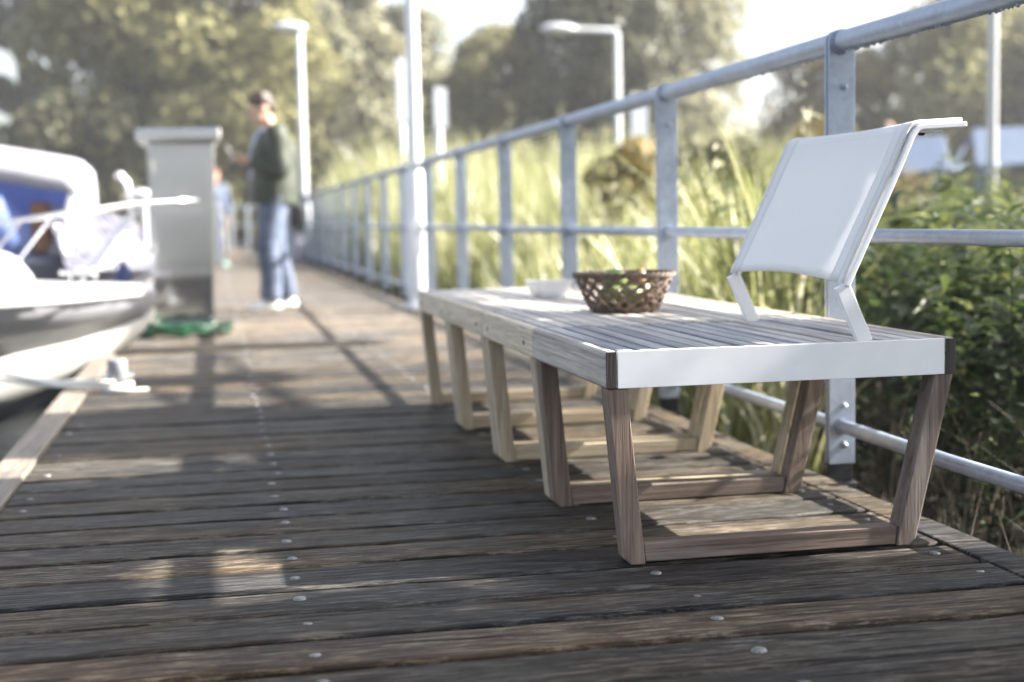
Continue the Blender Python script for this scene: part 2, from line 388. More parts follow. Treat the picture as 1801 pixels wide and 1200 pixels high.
g = MB(); vs_ = [(x, y, gz(x, y)) for y in ys for x in xs]; nx = len(xs)
g.add(vs_, [(j*nx+i, j*nx+i+1, (j+1)*nx+i+1, (j+1)*nx+i) for j in range(len(ys)-1) for i in range(nx-1)], True)
tag(mesh_obj('ground', g, M['soil']), kind='structure')
g = MB(); g.add([(-60, -40, -.6), (2.6, -40, -.6), (2.6, 60, -.6), (-60, 60, -.6)], [(0, 1, 2, 3)])
tag(mesh_obj('water', g, M['water']), kind='structure')

# ------------------------------------------------------------------ jetty
DL, DR, PITCH = -.555, 1.515, .1745
g = MB(); y = -2.2 ; k = 0
Y0 = 2.346 - PITCH/2
n0 = int((Y0+2.2)/PITCH)
planks = []
for i in range(-n0, 228):
    ya = Y0 + i*PITCH + rnd.uniform(.003, .009); yb = Y0 + (i+1)*PITCH - rnd.uniform(.006, .017)
    t = rnd.betavariate(2, 2); z = rnd.uniform(-.0025, .0015)
    if i == 0: t = .97; ya += .013; z = .0005
    if i == -1: t = .55
    sk = rnd.uniform(-.004, .004)
    e = rnd.uniform(.004, .008)
    # plank section: rounded top edges, along X with a few cuts so the long edges waver
    nxs = 33; rings = []
    for q in range(nxs):
        x = DL + (DR-DL)*q/(nxs-1)
        wob = rnd.uniform(-.0016, .0016)+(rnd.uniform(.001, .005) if rnd.random() < .12 else 0); wob2 = rnd.uniform(-.0016, .0016)-(rnd.uniform(.001, .006) if rnd.random() < .14 else 0); dz = rnd.uniform(-.0007, .0007); s_ = sk*(q/(nxs-1)-.5)
        a_, b_ = ya+wob+s_, yb+wob2+s_
        rings.append([(x, a_, -.042), (x, a_, z-e+dz), (x, a_+e*.4, z-e*.3+dz), (x, a_+e*1.3, z+dz), (x, b_-e*1.3, z+dz), (x, b_-e*.4, z-e*.3+dz), (x, b_, z-e+dz), (x, b_, -.042)])
    vs_ = [p for r in rings for p in r]; m = 8
    g.add(vs_, [(a*m+c, (a+1)*m+c, (a+1)*m+(c+1) % m, a*m+(c+1) % m) for a in range(nxs-1) for c in range(m)], False, t)
    g.add(rings[0], [tuple(range(8))], False, t); g.add(rings[-1], [tuple(range(8))[::-1]], False, t)
    planks.append(Y0+(i+.5)*PITCH)
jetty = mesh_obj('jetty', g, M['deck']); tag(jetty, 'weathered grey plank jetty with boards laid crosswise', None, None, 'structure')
YE = planks[-1]+PITCH/2
for (xa, xb, zt) in ((-.663, -.559, .012), (1.519, 1.605, .004)):
    yy = .335 if xa < 0 else -1.0
    cuts = [-2.2, yy] + [yy+4.0*q for q in range(1, 12)]
    for a, b in zip(cuts[:-1], cuts[1:]):
        b = min(b, YE)
        if b-a < .1: continue
        e = MB().box((xa, a+.003, -.045), (xb, b-.003, zt+rnd.uniform(-.003, .003)), rnd.uniform(.2, .9))
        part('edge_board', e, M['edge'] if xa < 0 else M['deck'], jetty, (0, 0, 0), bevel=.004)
    part('fascia_beam', MB().box((xa+.015, -2.2, -.26), (xb-.015, YE, -.05)), M['fascia'], jetty, (0, 0, 0), bevel=.006)
for yp in (1.0, 6.0, 11.0, 16, 21, 26, 31, 36):
    for xp in (-.55, 1.5):
        part('piling', MB().tube([(xp, yp, -1.5), (xp, yp, -.06)], .1, 14), M['fascia'], jetty, (0, 0, 0))
sc_b = MB().lathe([(.0118, -.006), (.0118, .0006), (.0100, .0024), (.005, .0034), (.0005, .0036)], n=14)
proto = None; rest = MB(); cnt = 0
for yp in planks:
    for xp in (-.51, .142, .857, 1.47):
        px = xp + rnd.uniform(-.012, .012); py = yp + rnd.uniform(-.018, .018)
        if yp < 1.6 or (xp == -.51 and rnd.random() < .6): continue
        if cnt < 100:
            if proto is None:
                proto = part('screw_head', sc_b, M['screw'], jetty, (0, 0, 0)); o = proto
            else:
                o = proto.copy(); COL.objects.link(o); o.parent = jetty
            o.location = (px, py, rnd.uniform(-.0012, .0006)); o.rotation_euler = (rnd.uniform(-.12, .12), rnd.uniform(-.12, .12), 0); k_ = rnd.uniform(.82, 1.12); o.scale = (k_, k_, 1); cnt += 1
        else:
            rest.add([(px+v[0], py+v[1], v[2]) for v in sc_b.v], sc_b.f, True)
tag(part('screw_heads', rest, M['screw'], jetty, (0, 0, 0)), kind='stuff')

# ------------------------------------------------------------------ railing
RX = 1.66
rail = thing('railing', (RX, 3.6, 0), 'galvanised steel railing with three pipes running the length of the jetty', 'railing')
yA, yB = -2.5, 40.6
def railpipe(name, z, r):
    ysr = np.arange(yA, yB+.1, .5); g = MB()
    g.tube([(RX, y_, z+rnd.uniform(-.002, .002)) for y_ in ysr], r, 20); return part(name, g, M['galv'], rail)
tr = railpipe('top_rail', 1.169, .0285)
railpipe('mid_rail', .654, .0185); railpipe('bottom_rail', .133, .0185)
# drips of zinc along the underside of the top pipe
g = MB()
for q in range(420):
    y_ = 1.8+q*.0125+rnd.uniform(-.003, .003); r_ = rnd.uniform(.0022, .0050)
    if rnd.random() < .7: g.ell((RX+rnd.uniform(-.006, .006), y_, 1.169-.0285), (r_*1.3, r_*1.1, r_), 6, 4)
tag(part('zinc_drips', g, M['galv'], tr), kind='stuff')
def plate(y0, y1, z0=.03, zt=1.175, hw=.0375):
    g = MB(); prof = [(RX-hw, z0), (RX+hw, z0)] + [(RX+hw*cos(a), zt+hw*.75*sin(a)) for a in np.linspace(0, pi, 13)]
    a = [(x, y0, z) for x, z in prof]; b = [(x, y1, z) for x, z in prof]; n = len(prof)
    g.add(a+b, [tuple(range(n)), tuple(range(2*n-1, n-1, -1))] + [(i, n+i, n+(i+1) % n, (i+1) % n) for i in range(n)]); return g
Yp = 3.6
g = plate(Yp-.016, Yp-.006); g2 = plate(Yp+.004, Yp+.014); g.add(g2.v, g2.f)
g.box((RX-.02, Yp-.0055, .05), (RX+.02, Yp+.0035, 1.12))
post = part('post', g, M['galv'], rail, bevel=.0018)
for z in (1.05, .19, .083):
    b = MB().lathe([(.0095, 0), (.0095, .004), (.006, .0055), (.0055, .011), (.003, .013)], n=10)
    bb = MB().add([(RX+.005+v[0], Yp-.0162-v[2], z+v[1]) for v in b.v], [f[::-1] for f in b.f], False)
    part('bolt', bb, M['galv'], post)
for z, r in ((1.169, .034), (.654, .0225), (.133, .0225)):
    part('weld_collar', MB().tube([(RX, Yp-.024, z), (RX, Yp+.022, z)], r, 20), M['galv'], post)
part('bracket', MB().box((RX-.036, Yp-.004, -.22), (RX+.036, Yp+.0035, .045)).box((1.606, Yp-.03, -.2), (RX+.036, Yp-.0045, -.02)), M['darksteel'], post, bevel=.002)
for kk in list(range(-3, 0)) + list(range(1, 25)):
    c = copy_tree(post, rail); c.location = (0, 1.5*kk, 0)
# end rail across the jetty's far end
er = thing('end_railing', (.6, 40.2, 0), 'pale railing across the far end of the jetty, beyond the walkers', 'railing')
for z in (.15, .65, 1.15): part('rail', MB().tube([(-.6, 40.2, z), (1.6, 40.2, z)], .025, 10), M['galv'], er)
for x in (-.6, .1, .5, .95, 1.55): part('post', MB().box((x-.04, 40.15, 0), (x+.04, 40.2-.03, 1.2)), M['pole'], er, bevel=.004)

# ------------------------------------------------------------------ bench modules
BX0, BX1, BZ, BL, BYS = .768, 1.544, .445, .672, 2.772
def bench(y0, kind, label):
    dk = kind == 'dk'
    xc = (BX0+BX1)/2
    t = thing('slatted_bench', (xc, y0, 0), label, 'bench', 'slatted bench modules set end to end')
    y1 = y0+BL
    sl = MB(); n = 16; x0, x1 = BX0+.026, BX1-.026; p = (x1-x0)/n
    for i in range(n):
        a = x0+i*p; wv = rnd.uniform(.0042, .0058)
        tn = rnd.choice([.05, .2, .5, .6, .75, .9])
        sl.box((a+wv, y0+.008, BZ-.022+rnd.uniform(-.001, .001)), (a+p-wv, y1-.003, BZ-.001+rnd.uniform(-.0012, .0012)), tn)
    part('seat', sl, M['slat_dk' if dk else 'slat_pl'], t, bevel=.0025)
    cr = MB()
    for yy in (y0+.09, (y0+y1)/2, y1-.09): cr.box((BX0+.025, yy-.02, BZ-.052), (BX1-.025, yy+.02, BZ-.0235))
    part('cross_batten', cr, M['dkX' if dk else 'plX'], t, bevel=.002)
    for xa, xb in ((BX0, BX0+.024), (BX1-.024, BX1)):
        b = MB().box((xa, y0+.0005, BZ-.078), (xb, y1-.0005, BZ+.001), rnd.uniform(.4, .7))
        sb = part('side_beam', b, M['beam_dk' if dk else 'beam_pl'], t, bevel=.007, seg=3)
        if dk:
            part('end_cap', MB().box((xa+.001, y0-.0025, BZ-.076), (xb-.001, y0-.0002, BZ-.001)), M['endgrain'], sb, bevel=.001)
    # end panels between the side beams
    for yy, s in ((y0, 1), (y1, -1)):
        if dk and s == 1:
            g = MB().box((BX0+.0255, yy-.001, BZ-.077), (BX1-.0255, yy+.005, BZ-.0002)).box((BX0+.0255, yy+.0055, BZ-.077), (BX1-.0255, yy+.03, BZ-.073))
            tag(part('end_panel', g, M['white'], t, bevel=.0012), 'flat white metal end panel facing the camera')
        else:
            ya, yb = sorted((yy+s*.002, yy+s*.0065))
            part('end_beam', MB().box((BX0+.0255, ya, BZ-.075), (BX1-.0255, yb, BZ-.024)), M['dkX' if dk else 'plX'], t, bevel=.001)
    zt = BZ-.0785
    for s, yf in ((0, y0+.003), (1, y1-.056)):
        ya, yb = yf, yf+.053
        for sx in (0, 1):
            if sx == 0: xb_, xt_, wd = .806, BX0+.004, .043
            else: xb_, xt_, wd = 1.455-.043, BX1-.004-.043, .043
            if sx == 0:
                bot = [(xb_+.012, ya, 0), (xb_+wd, ya, 0), (xb_+wd, yb, 0), (xb_+.012, yb, 0)]
                md = [(xb_-.001, ya, .014), (xb_+wd-.001, ya, .014), (xb_+wd-.001, yb, .014), (xb_-.001, yb, .014)]
            else:
                bot = [(xb_, ya, 0), (xb_+wd-.012, ya, 0), (xb_+wd-.012, yb, 0), (xb_, yb, 0)]
                md = [(xb_+.001, ya, .014), (xb_+wd+.001, ya, .014), (xb_+wd+.001, yb, .014), (xb_+.001, yb, .014)]
            top = [(xt_, ya, zt), (xt_+wd, ya, zt), (xt_+wd, yb, zt), (xt_, yb, zt)]
            g = MB(); g.add(bot+md+top, [(0, 3, 2, 1), (8, 9, 10, 11)] + [(a+i, a+(i+1) % 4, a+4+(i+1) % 4, a+4+i) for a in (0, 4) for i in range(4)], False, rnd.uniform(.3, .8))
            lg = part('leg', g, M['dkZ' if dk else 'plZ'], t, bevel=.0025)
            xs_ = xb_-.0012 if sx == 0 else xb_+wd+.0012
        g = MB().hexa([(.8505, ya+.004, .004), (1.4105, ya+.004, .004), (1.4105, yb-.004, .004), (.8505, yb-.004, .004)],
                      [(.8465, ya+.004, .043), (1.4145, ya+.004, .043), (1.4145, yb-.004, .043), (.8465, yb-.004, .043)], .55)
        part('stretcher', g, M['dkX' if dk else 'plX'], t, bevel=.002)
    if not dk:
        for yy in (y0+.10, y1-.075):
            part('bolt_hole', MB().tube([(BX0-.0015, yy, BZ-.045), (BX0+.003, yy, BZ-.045)], .007, 12), M['endgrain'], t)
    return t
b1 = bench(BYS, 'dk', 'weathered grey-brown bench module with white end panel and white sling backrest')
b2 = bench(BYS+.678, 'pl', 'pale wooden bench module carrying the wicker fruit basket')
for q, lab in ((2, 'pale wooden bench module carrying the white frosted bowl'), (3, 'farthest pale bench module, bare, next to the lamp post foot')):
    c = copy_tree(b2); c.location = b2.location + Vector((0, .678*(q-1), 0)); c['label'] = lab

# backrest: white tube frame and sling, a part of the near bench
def prof_back():
    P = [(1.345, .440), (1.291, .564)]
    P2 = [(1.291, .564), (1.3445, .676), (1.3985, .788), (1.432, .862), (1.441, .880), (1.4515, .8925), (1.466, .8985), (1.50, .9005), (1.568, .9040)]
    return P, P2
P, P2 = prof_back()
def fine(pts, n):
    V_ = [Vector((x, 0, z)) for x, z in pts]; out = []
    for a in range(len(V_)-1):
        p0, p1, p2, p3 = V_[max(a-1, 0)], V_[a], V_[a+1], V_[min(a+2, len(V_)-1)]
        for q in range(n):
            t = q/n; v = .5*((2*p1)+(-p0+p2)*t+(2*p0-5*p1+4*p2-p3)*t*t+(-p0+3*p1-3*p2+p3)*t**3); out.append((v.x, v.z))
    return out+[pts[-1]]
P2 = fine(P2, 4)
YN, YF = 2.792, 3.432
back = MB(); nY = 25
rings = []
for i in range(nY):
    f = i/(nY-1); y_ = YN+.004 + (YF-YN-.008)*f; sag = sin(pi*f)
    ring = []
    for j, (x, z) in enumerate(P2):
        h = j/(len(P2)-1)
        low = max(0, 1-h*3.5)
        ring.append((x-.0035+.016*sag*(1-abs(2*h-.9)), y_, z+.006+.012*low*sag*1.0 - .004*sag*(h > .5)))
    rings.append(ring)
back.loft(rings)
bk = part('backrest', back, M['sling'], b1, solid=.0026)
def bar(P, y0, y1, th, off=0):
    g = MB(); n = len(P); vs_ = []
    for i, (x, z) in enumerate(P):
        a = Vector(P[max(i-1, 0)]); b = Vector(P[min(i+1, n-1)]); t = (b-a).normalized(); nr = Vector((-t.y, t.x))
        for yy, s in ((y0, -1), (y1, -1), (y1, 1), (y0, 1)):
            q = Vector((x, z))+nr*(th/2*s+off); vs_.append((q.x, yy, q.y))
    fs = [(i*4+k, i*4+(k+1) % 4, (i+1)*4+(k+1) % 4, (i+1)*4+k) for i in range(n-1) for k in range(4)] + [(3, 2, 1, 0), tuple((n-1)*4+k for k in range(4))]
    return g.add(vs_, fs)
for yy in (YN, YF):
    s = 1 if yy == YN else -1
    ya, yb = sorted((yy-.012*s, yy+.013*s))
    fr = part('frame_tube', bar([(x+.004, z) for x, z in P2], ya, yb, .011, -.006), M['white'], bk, bevel=.002)
    lg = bar(P, yy-.006, yy+.007, .034)
    part('support_leg', lg, M['white'], bk, bevel=.002)
for yy in (YN+.0, YF-.0):
    part('hem', MB().tube([(x-.0035, yy, z+.0035) for x, z in P2], .0055, 10), M['sling'], bk)
def band(f0, f1):
    rg_ = []
    for f in np.linspace(f0, f1, 5):
        q = f*(nY-1); a = int(min(q, nY-2)); t_ = q-a; row = []
        for jx in range(len(P2)):
            A, B = Vector(rings[a][jx]), Vector(rings[a+1][jx]); p = A.lerp(B, t_)
            n0_, n1_ = P2[max(jx-1, 0)], P2[min(jx+1, len(P2)-1)]; tg = Vector((n1_[0]-n0_[0], 0, n1_[1]-n0_[1])).normalized()
            row.append(p+Vector((-tg.z, 0, tg.x))*.0018)
        rg_.append(row)
    return MB().loft(rg_)
for f0, f1 in ((.008, .075), (.925, .992)):
    part('edge_hem', band(f0, f1), M['sling'], bk, solid=.0008)
part('bolt', MB().lathe([(.007, 0), (.007, -.004), (.004, -.006), (.001, -.006)], (1.505, YN+.06, .884), 10), M['darksteel'], bk)
cb = MB().box((1.480, YN+.014, .884), (1.530, YF-.014, .889)); part('cross_bar', cb, M['white'], bk, bevel=.001)

# ------------------------------------------------------------------ basket with fruit, white bowl
bc = Vector((1.146, 3.925, BZ+.0008))
bas = thing('wicker_basket', bc, 'round dark wicker basket of fruit standing on the slatted bench', 'basket')
def bowl_r(h): return .088 + .052*(h/.108)**.75
NB = 17; weave = MB()
for dirn in (1, -1):
    for i in range(NB):
        a0 = 2*pi*i/NB
        for off in (-.0048, .0048):
            pts = []
            for q in range(11):
                h = .006 + .100*q/10; a = a0 + dirn*1.05*(q/10) + off/.1
                r = bowl_r(h) + .0035*dirn*cos(q*pi*1.0+i*pi)
                pts.append(bc+Vector((r*cos(a), r*sin(a), h)))
            weave.tube(pts, .0029, 6)
part('weave', weave, M['wicker'], bas)
rim = MB()
for ph in range(3):
    pts = []
    for q in range(160):
        a = 2*pi*q/160; th = a*14 + ph*2*pi/3
        r = .141 + .0048*cos(th); h = .106 + .0052*sin(th)
        pts.append(bc+Vector((r*cos(a), r*sin(a), h)))
    rim.tube(pts, .0034, 6, closed=True)
part('rim', rim, M['wicker'], bas)
base = MB()
for rz, hh in ((.089, .005), (.086, .011), (.083, .004)):
    pts = [bc+Vector((rz*cos(a)+.002*cos(9*a), rz*sin(a), hh+.0025*sin(a*18))) for a in np.linspace(0, 2*pi, 120, endpoint=False)]
    base.tube(pts, .0048, 6, closed=True)
base.lathe([(.084, .001), (.084, .004), (.001, .004)], bc, 24)
part('base', base, M['wicker'], bas)
fr_ = [(-.045, -.03, .045, .038, 'apple', 'green apple lying low at the left of the basket'),
       (.045, -.035, .046, .037, 'pear', 'russet brown fruit low at the front right of the basket'),
       (.0, .05, .046, .038, 'apple', 'green apple at the back of the basket'),
       (-.03, -.005, .090, .037, 'apple', 'green apple on top of the heap in the basket'),
       (.055, .02, .080, .034, 'pear', 'russet brown fruit on the right of the heap in the basket'),
       (.005, -.062, .047, .033, 'apple', 'small green apple showing through the front of the weave')]
for x, y_, z, r, k_, lab in fr_:
    c = bc+Vector((x, y_, z)); t = thing('apple' if k_ == 'apple' else 'pear', c-Vector((0, 0, r)), lab, 'fruit', 'fruit in the wicker basket')
    g = MB(); prof = [(.001, -r*.86), (r*.35, -r*.93), (r*.75, -r*.66), (r*.98, -r*.08), (r*.92, r*.42), (r*.6, r*.8), (r*.28, r*.84), (.001, r*.66)]
    if k_ == 'pear': prof = [(.001, -r), (r*.6, -r*.85), (r*.95, -r*.25), (r*.85, r*.3), (r*.5, r*.8), (r*.3, r*1.15), (.001, r*1.22)]
    g.lathe(prof, c, 18); part('flesh', g, M[k_], t)
    part('stalk', MB().tube([c+Vector((0, 0, prof[-1][1]-.002)), c+Vector((.004, .002, prof[-1][1]+.016))], .0016, 6), M['brown'], t)
wc = Vector((1.107, 4.70, BZ+.0008))
wb = thing('frosted_bowl', wc, 'frosted white plastic bowl with sloping sides on the bench behind the basket', 'bowl')
def rsq(hw, hd, z, n=24, e=3.2):
    pts = []
    for k in range(n):
        a = 2*pi*k/n; ca, sa = cos(a), sin(a)
        pts.append((wc.x+hw*math.copysign(abs(ca)**(2/e), ca), wc.y+hd*math.copysign(abs(sa)**(2/e), sa), wc.z+z))
    return pts
g = MB().loft([rsq(.050, .045, 0), rsq(.060, .054, .018), rsq(.078, .069, .054), rsq(.081, .072, .056), rsq(.074, .065, .054), rsq(.055, .05, .018), rsq(.046, .042, .006)], True, True)
part('shell', g, M['frost'], wb)
part('rim', MB().tube([Vector(p) for p in rsq(.079, .0705, .056, 40)], .0028, 6, closed=True), M['frost'], wb)

# ------------------------------------------------------------------ service pedestal, hose, bollard, rope
pd = thing('service_pedestal', (-.21, 9.99, 0), 'stainless steel service pedestal with flat overhanging cap at the jetty edge', 'pedestal')
part('body', MB().hexa([(-.405, 9.8, .09), (-.017, 9.8, .09), (-.017, 10.18, .09), (-.405, 10.18, .09)], [(-.412, 9.79, 1.262), (.03, 9.79, 1.262), (.03, 10.19, 1.262), (-.412, 10.19, 1.262)]), M['steel'], pd, bevel=.012, seg=3)
part('cap', MB().box((-.478, 9.72, 1.264), (.07, 10.26, 1.352)), M['steel'], pd, bevel=.02, seg=3)
part('base_plate', MB().box((-.42, 9.77, .0), (-.0, 10.2, .018)).box((-.385, 9.83, .018), (-.035, 10.15, .09)), M['sign'], pd, bevel=.004)
part('lower_panel', MB().box((-.408, 9.783, .093), (-.0165, 9.797, .37)), M['steel2'], pd, bevel=.004)
part('kick_band', MB().box((-.412, 9.776, .365), (-.008, 9.782, .405)), M['chrome'], pd, bevel=.002)
dr = part('door', MB().box((-.375, 9.781, .46), (-.02, 9.7925, 1.2)), M['steel'], pd, bevel=.003)
part('lock', MB().tube([(-.05, 9.781, .84), (-.05, 9.772, .84)], .014, 14), M['chrome'], dr)
for z in (.56, 1.1): part('hinge', MB().tube([(-.378, 9.785, z-.04), (-.378, 9.785, z+.04)], .008, 10), M['chrome'], dr)
bx = part('socket_box', MB().box((-.016, 9.86, .45), (.052, 10.1, .86)), M['sign'], pd, bevel=.008)
for z in (.58, .72): part('socket_lid', MB().tube([(.052, 9.98, z), (.066, 9.98, z)], .045, 16), M['navy'], bx)
hz = MB(); pts = []
for q in range(300):
    a = q*.17; r = .30 + .05*sin(q*.037) + .035*sin(q*.31) - .06*(q/300)
    pts.append((-.24+1.0*r*cos(a)*1.05, 9.42+r*sin(a)*.62+.02*sin(q*.11), .016+.06*(q/300)*(.5+.5*sin(q*.21))+.02*sin(q*.9)**2))
hz.tube(pts, .0125, 8)
tag(mesh_obj('garden_hose', hz, M['hose'], (-.24, 9.42, 0)), 'heap of green garden hose lying at the foot of the steel pedestal', 'hose')
hz2 = MB(); pts = [(-.0, 9.42, .03)]+[(.06+.11*cos(a), 9.42+.09*sin(a), .02+.012*sin(a*2)) for a in np.linspace(3, 9, 30)]
bo = thing('mooring_bollard', (-.43, 6.34, 0), 'short round steel mooring bollard on the jetty deck with white rope', 'bollard')
part('column', MB().lathe([(.042, .012), (.042, .132), (.038, .142), (.001, .145)], (-.43, 6.34, 0), 24), M['bollard'], bo)
part('flange', MB().lathe([(.075, 0), (.075, .010), (.07, .012), (.001, .012)], (-.43, 6.34, .001), 24), M['galv'], bo)
part('cross_pin', MB().tube([(-.50, 6.33, .075), (-.36, 6.35, .075)], .009, 10), M['chrome'], bo)
pts = [(-1.45, 7.05, .12), (-1.15, 6.9, .055), (-.9, 6.72, .025), (-.7, 6.5, .022), (-.56, 6.36, .027), (-.44, 6.286, .029), (-.385, 6.31, .031), (-.375, 6.36, .034), (-.41, 6.395, .036), (-.46, 6.39, .036), (-.485, 6.34, .034), (-.46, 6.285, .02), (-.40, 6.265, .014), (-.34, 6.265, .0125), (-.30, 6.275, .0125)]
def smooth(pts, n=6):
    P_ = [Vector(p) for p in pts]; out = []
    for i in range(len(P_)-1):
        p0 = P_[max(i-1, 0)]; p1 = P_[i]; p2 = P_[i+1]; p3 = P_[min(i+2, len(P_)-1)]
        for q in range(n):
            t = q/n; out.append(.5*((2*p1)+(-p0+p2)*t+(2*p0-5*p1+4*p2-p3)*t*t+(-p0+3*p1-3*p2+p3)*t*t*t))
    out.append(P_[-1]); return out
g = MB().tube(smooth(pts), .0105, 8)
p2_ = [(-1.6, 7.1, .22), (-1.25, 6.93, .13), (-.95, 6.74, .06), (-.75, 6.56, .034), (-.6, 6.42, .045), (-.5, 6.30, .05), (-.44, 6.288, .048)]
g.tube(smooth(p2_), .0105, 8)
tag(mesh_obj('mooring_rope', g, M['rope'], (-.43, 6.34, 0)), 'white rope running from the boat and looped round the short bollard', 'rope')
g = MB().lathe([(.001, 0), (.03, .004), (.055, .03), (.06, .08), (.06, .34), (.052, .40), (.022, .43), (.012, .47), (.001, .475)], (-.60, 9.86, .02), 18)
fe = thing('boat_fender', (-.60, 9.86, .02), 'navy blue boat fender hanging between the bow and the steel pedestal', 'fender')
part('body', g, M['navy'], fe); part('lanyard', MB().tube(smooth([(-.60, 9.86, .49), (-.63, 9.6, .50), (-.68, 9.15, .45)]), .006, 6), M['rope'], fe)

# ------------------------------------------------------------------ boats
def hull(st, xb, yc):
    """stations (u, b_sheer, z_top, z_band, kb, kz, cb, cz, keel) lofted from bow to stern, both sides"""
    top = MB(); side = MB(); bot = MB(); deckm = MB(); R1 = []; R2 = []; R3 = []; R4 = []
    for (u, b, zt, zb, kb, kz, cb_, cz, kl) in st:
        x = xb-u
        for s, A in ((-1, 0), (1, 1)):
            pass
        R1.append([[(x, yc+s*(b-.035), zt), (x, yc+s*(b-.008), zt-.012), (x, yc+s*b, zt-.035), (x, yc+s*(b+.004), (zt+zb)/2), (x, yc+s*b, zb+.012), (x, yc+s*(b-.02), zb)] for s in (-1, 1)])
        R2.append([[(x, yc+s*(b-.02), zb), (x, yc+s*(b*.45+kb*.55), zb*.55+kz*.45), (x, yc+s*kb, kz)] for s in (-1, 1)])
        R3.append([[(x, yc+s*kb, kz), (x, yc+s*(kb+.012), kz-.02), (x, yc+s*(kb*.5+cb_*.5+.02), (kz+cz)/2), (x, yc+s*cb_, cz), (x, yc+s*cb_*.45, cz*.4+kl*.6), (x, yc, kl)] for s in (-1, 1)])
        R4.append([(x, yc-(b-.035), zt), (x, yc-(b-.035)*.5, zt+.012), (x, yc, zt+.018), (x, yc+(b-.035)*.5, zt+.012), (x, yc+(b-.035), zt)])
    for k in (0, 1):
        top.loft([r[k] for r in R1]); side.loft([r[k] for r in R2]); bot.loft([r[k] for r in R3])
    deckm.loft(R4)
    tr_ = [R4[-1][0], R1[-1][0][-1], R2[-1][0][-1], R3[-1][0][3], R3[-1][0][-1], R3[-1][1][3], R2[-1][1][-1], R1[-1][1][-1], R4[-1][-1]]
    side.add(tr_, [tuple(range(len(tr_)))])
    return top, side, bot, deckm
st = [(0, .045, .375, .325, .02, .26, .012, .24, .22), (.06, .17, .376, .325, .05, .205, .04, .15, .13), (.16, .31, .376, .322, .11, .165, .10, .07, .03), (.4, .54, .380, .315, .26, .10, .25, -.06, -.14),
      (.75, .77, .395, .31, .46, .045, .46, -.16, -.32), (1.3, .97, .42, .315, .66, .02, .68, -.30, -.52), (2.4, 1.1, .45, .32, .84, .0, .88, -.44, -.72), (4.0, 1.15, .47, .32, .92, -.02, .95, -.5, -.8), (5.2, 1.1, .47, .32, .92, -.02, .93, -.5, -.8)]
BX_, BY_ = -.345, 8.28
bt = thing('motor_boat', (BX_-2.4, BY_, -.6), 'white motor boat with its bow over the jetty edge in front of the pedestal', 'boat')
t1, t2, t3, t4 = hull(st, BX_, BY_)
hl = part('hull', t3, M['hull_bottom'], bt, solid=.012); part('gunwale', t1, M['white_gloss'], bt, solid=.01); part('topside', t2, M['topside'], bt, solid=.01); part('foredeck', t4, M['white_gloss'], bt, solid=.01)
for sg in (-1, 1):
    part('rub_rail', MB().tube([(BX_-u+(.012 if u < .1 else 0), BY_+sg*(b+.004), zb+.012) for (u, b, zt, zb, *_r) in st], .010, 8), M['rubber2'], bt)
cab = MB()
def cabring(x, hw, z0, z1, yc):
    return [(x, yc-hw-.05, z0), (x, yc-hw, z1-.05), (x, yc-hw+.05, z1), (x, yc, z1+.03), (x, yc+hw-.05, z1), (x, yc+hw, z1-.05), (x, yc+hw+.05, z0)]
cab.loft([cabring(-1.02, .30, .40, .44, BY_), cabring(-1.10, .36, .40, .54, BY_), cabring(-1.4, .50, .45, .65, BY_), cabring(-2.2, .66, .46, .72, BY_), cabring(-3.2, .72, .46, .74, BY_)], False, True)
cb_ = part('cabin_trunk', cab, M['white_gloss'], bt, bevel=.01)
wn = MB().add([(-1.22, BY_-.425, .50), (-1.46, BY_-.535, .50), (-1.52, BY_-.515, .60), (-1.26, BY_-.40, .575)], [(0, 1, 2, 3)], False)
part('window', wn, M['navy'], cb_, solid=.02)
wn = MB().add([(-1.65, BY_-.60, .51), (-2.2, BY_-.69, .51), (-2.2, BY_-.645, .64), (-1.69, BY_-.56, .62)], [(0, 1, 2, 3)], False)
part('window', wn, M['glass'], cb_, solid=.02)
pr = MB()
railp = smooth([(-2.3, BY_-.95, .66), (-1.7, BY_-.88, .70), (-1.15, BY_-.74, .735), (-.75, BY_-.55, .79), (-.4, BY_-.30, .835), (-.14, BY_-.11, .85), (-.08, BY_, .852), (-.14, BY_+.11, .85), (-.4, BY_+.30, .84), (-.75, BY_+.55, .80), (-1.15, BY_+.74, .76), (-2.3, BY_+.95, .68)], 8)
pr.tube(railp, .010, 12)
pt = part('pulpit_rail', pr, M['chrome'], bt)
for (x, s) in ((-.42, .30), (-.95, .64), (-1.6, .86)):
    for sg in (-1, 1):
        part('stanchion', MB().tube([(x-.28, BY_+sg*(s+.10), .43), (x, BY_+sg*(s-.01), .80 if x > -.5 else (.765 if x > -1 else .71))], .009, 10), M['chrome'], pt)
sc_ = MB(); rg = []
for q in range(9):
    f = q/8; x0_ = -1.62+.0*f; yv = BY_-.62+1.24*f
    bow_ = .22*sin(pi*f)
    rg.append([(-1.75+bow_, yv, .66+.03*sin(pi*f)), (-2.05+bow_, yv*.9+BY_*.1, .98+.03*sin(pi*f))])
sc_.loft(rg); ws = part('windscreen', sc_, M['glass'], bt, solid=.012)
part('screen_frame', MB().tube([r[1] for r in rg], .014, 8).tube([r[0] for r in rg], .012, 8), M['chrome'], ws)
for sg in (-1, 1):
    part('deck_cleat', MB().tube([(-.62, BY_+sg*.34, .47), (-.80, BY_+sg*.42, .475)], .011, 8).tube([(-.68, BY_+sg*.365, .41), (-.68, BY_+sg*.365, .475)], .012, 8).tube([(-.745, BY_+sg*.395, .41), (-.745, BY_+sg*.395, .475)], .012, 8), M['chrome'], bt)
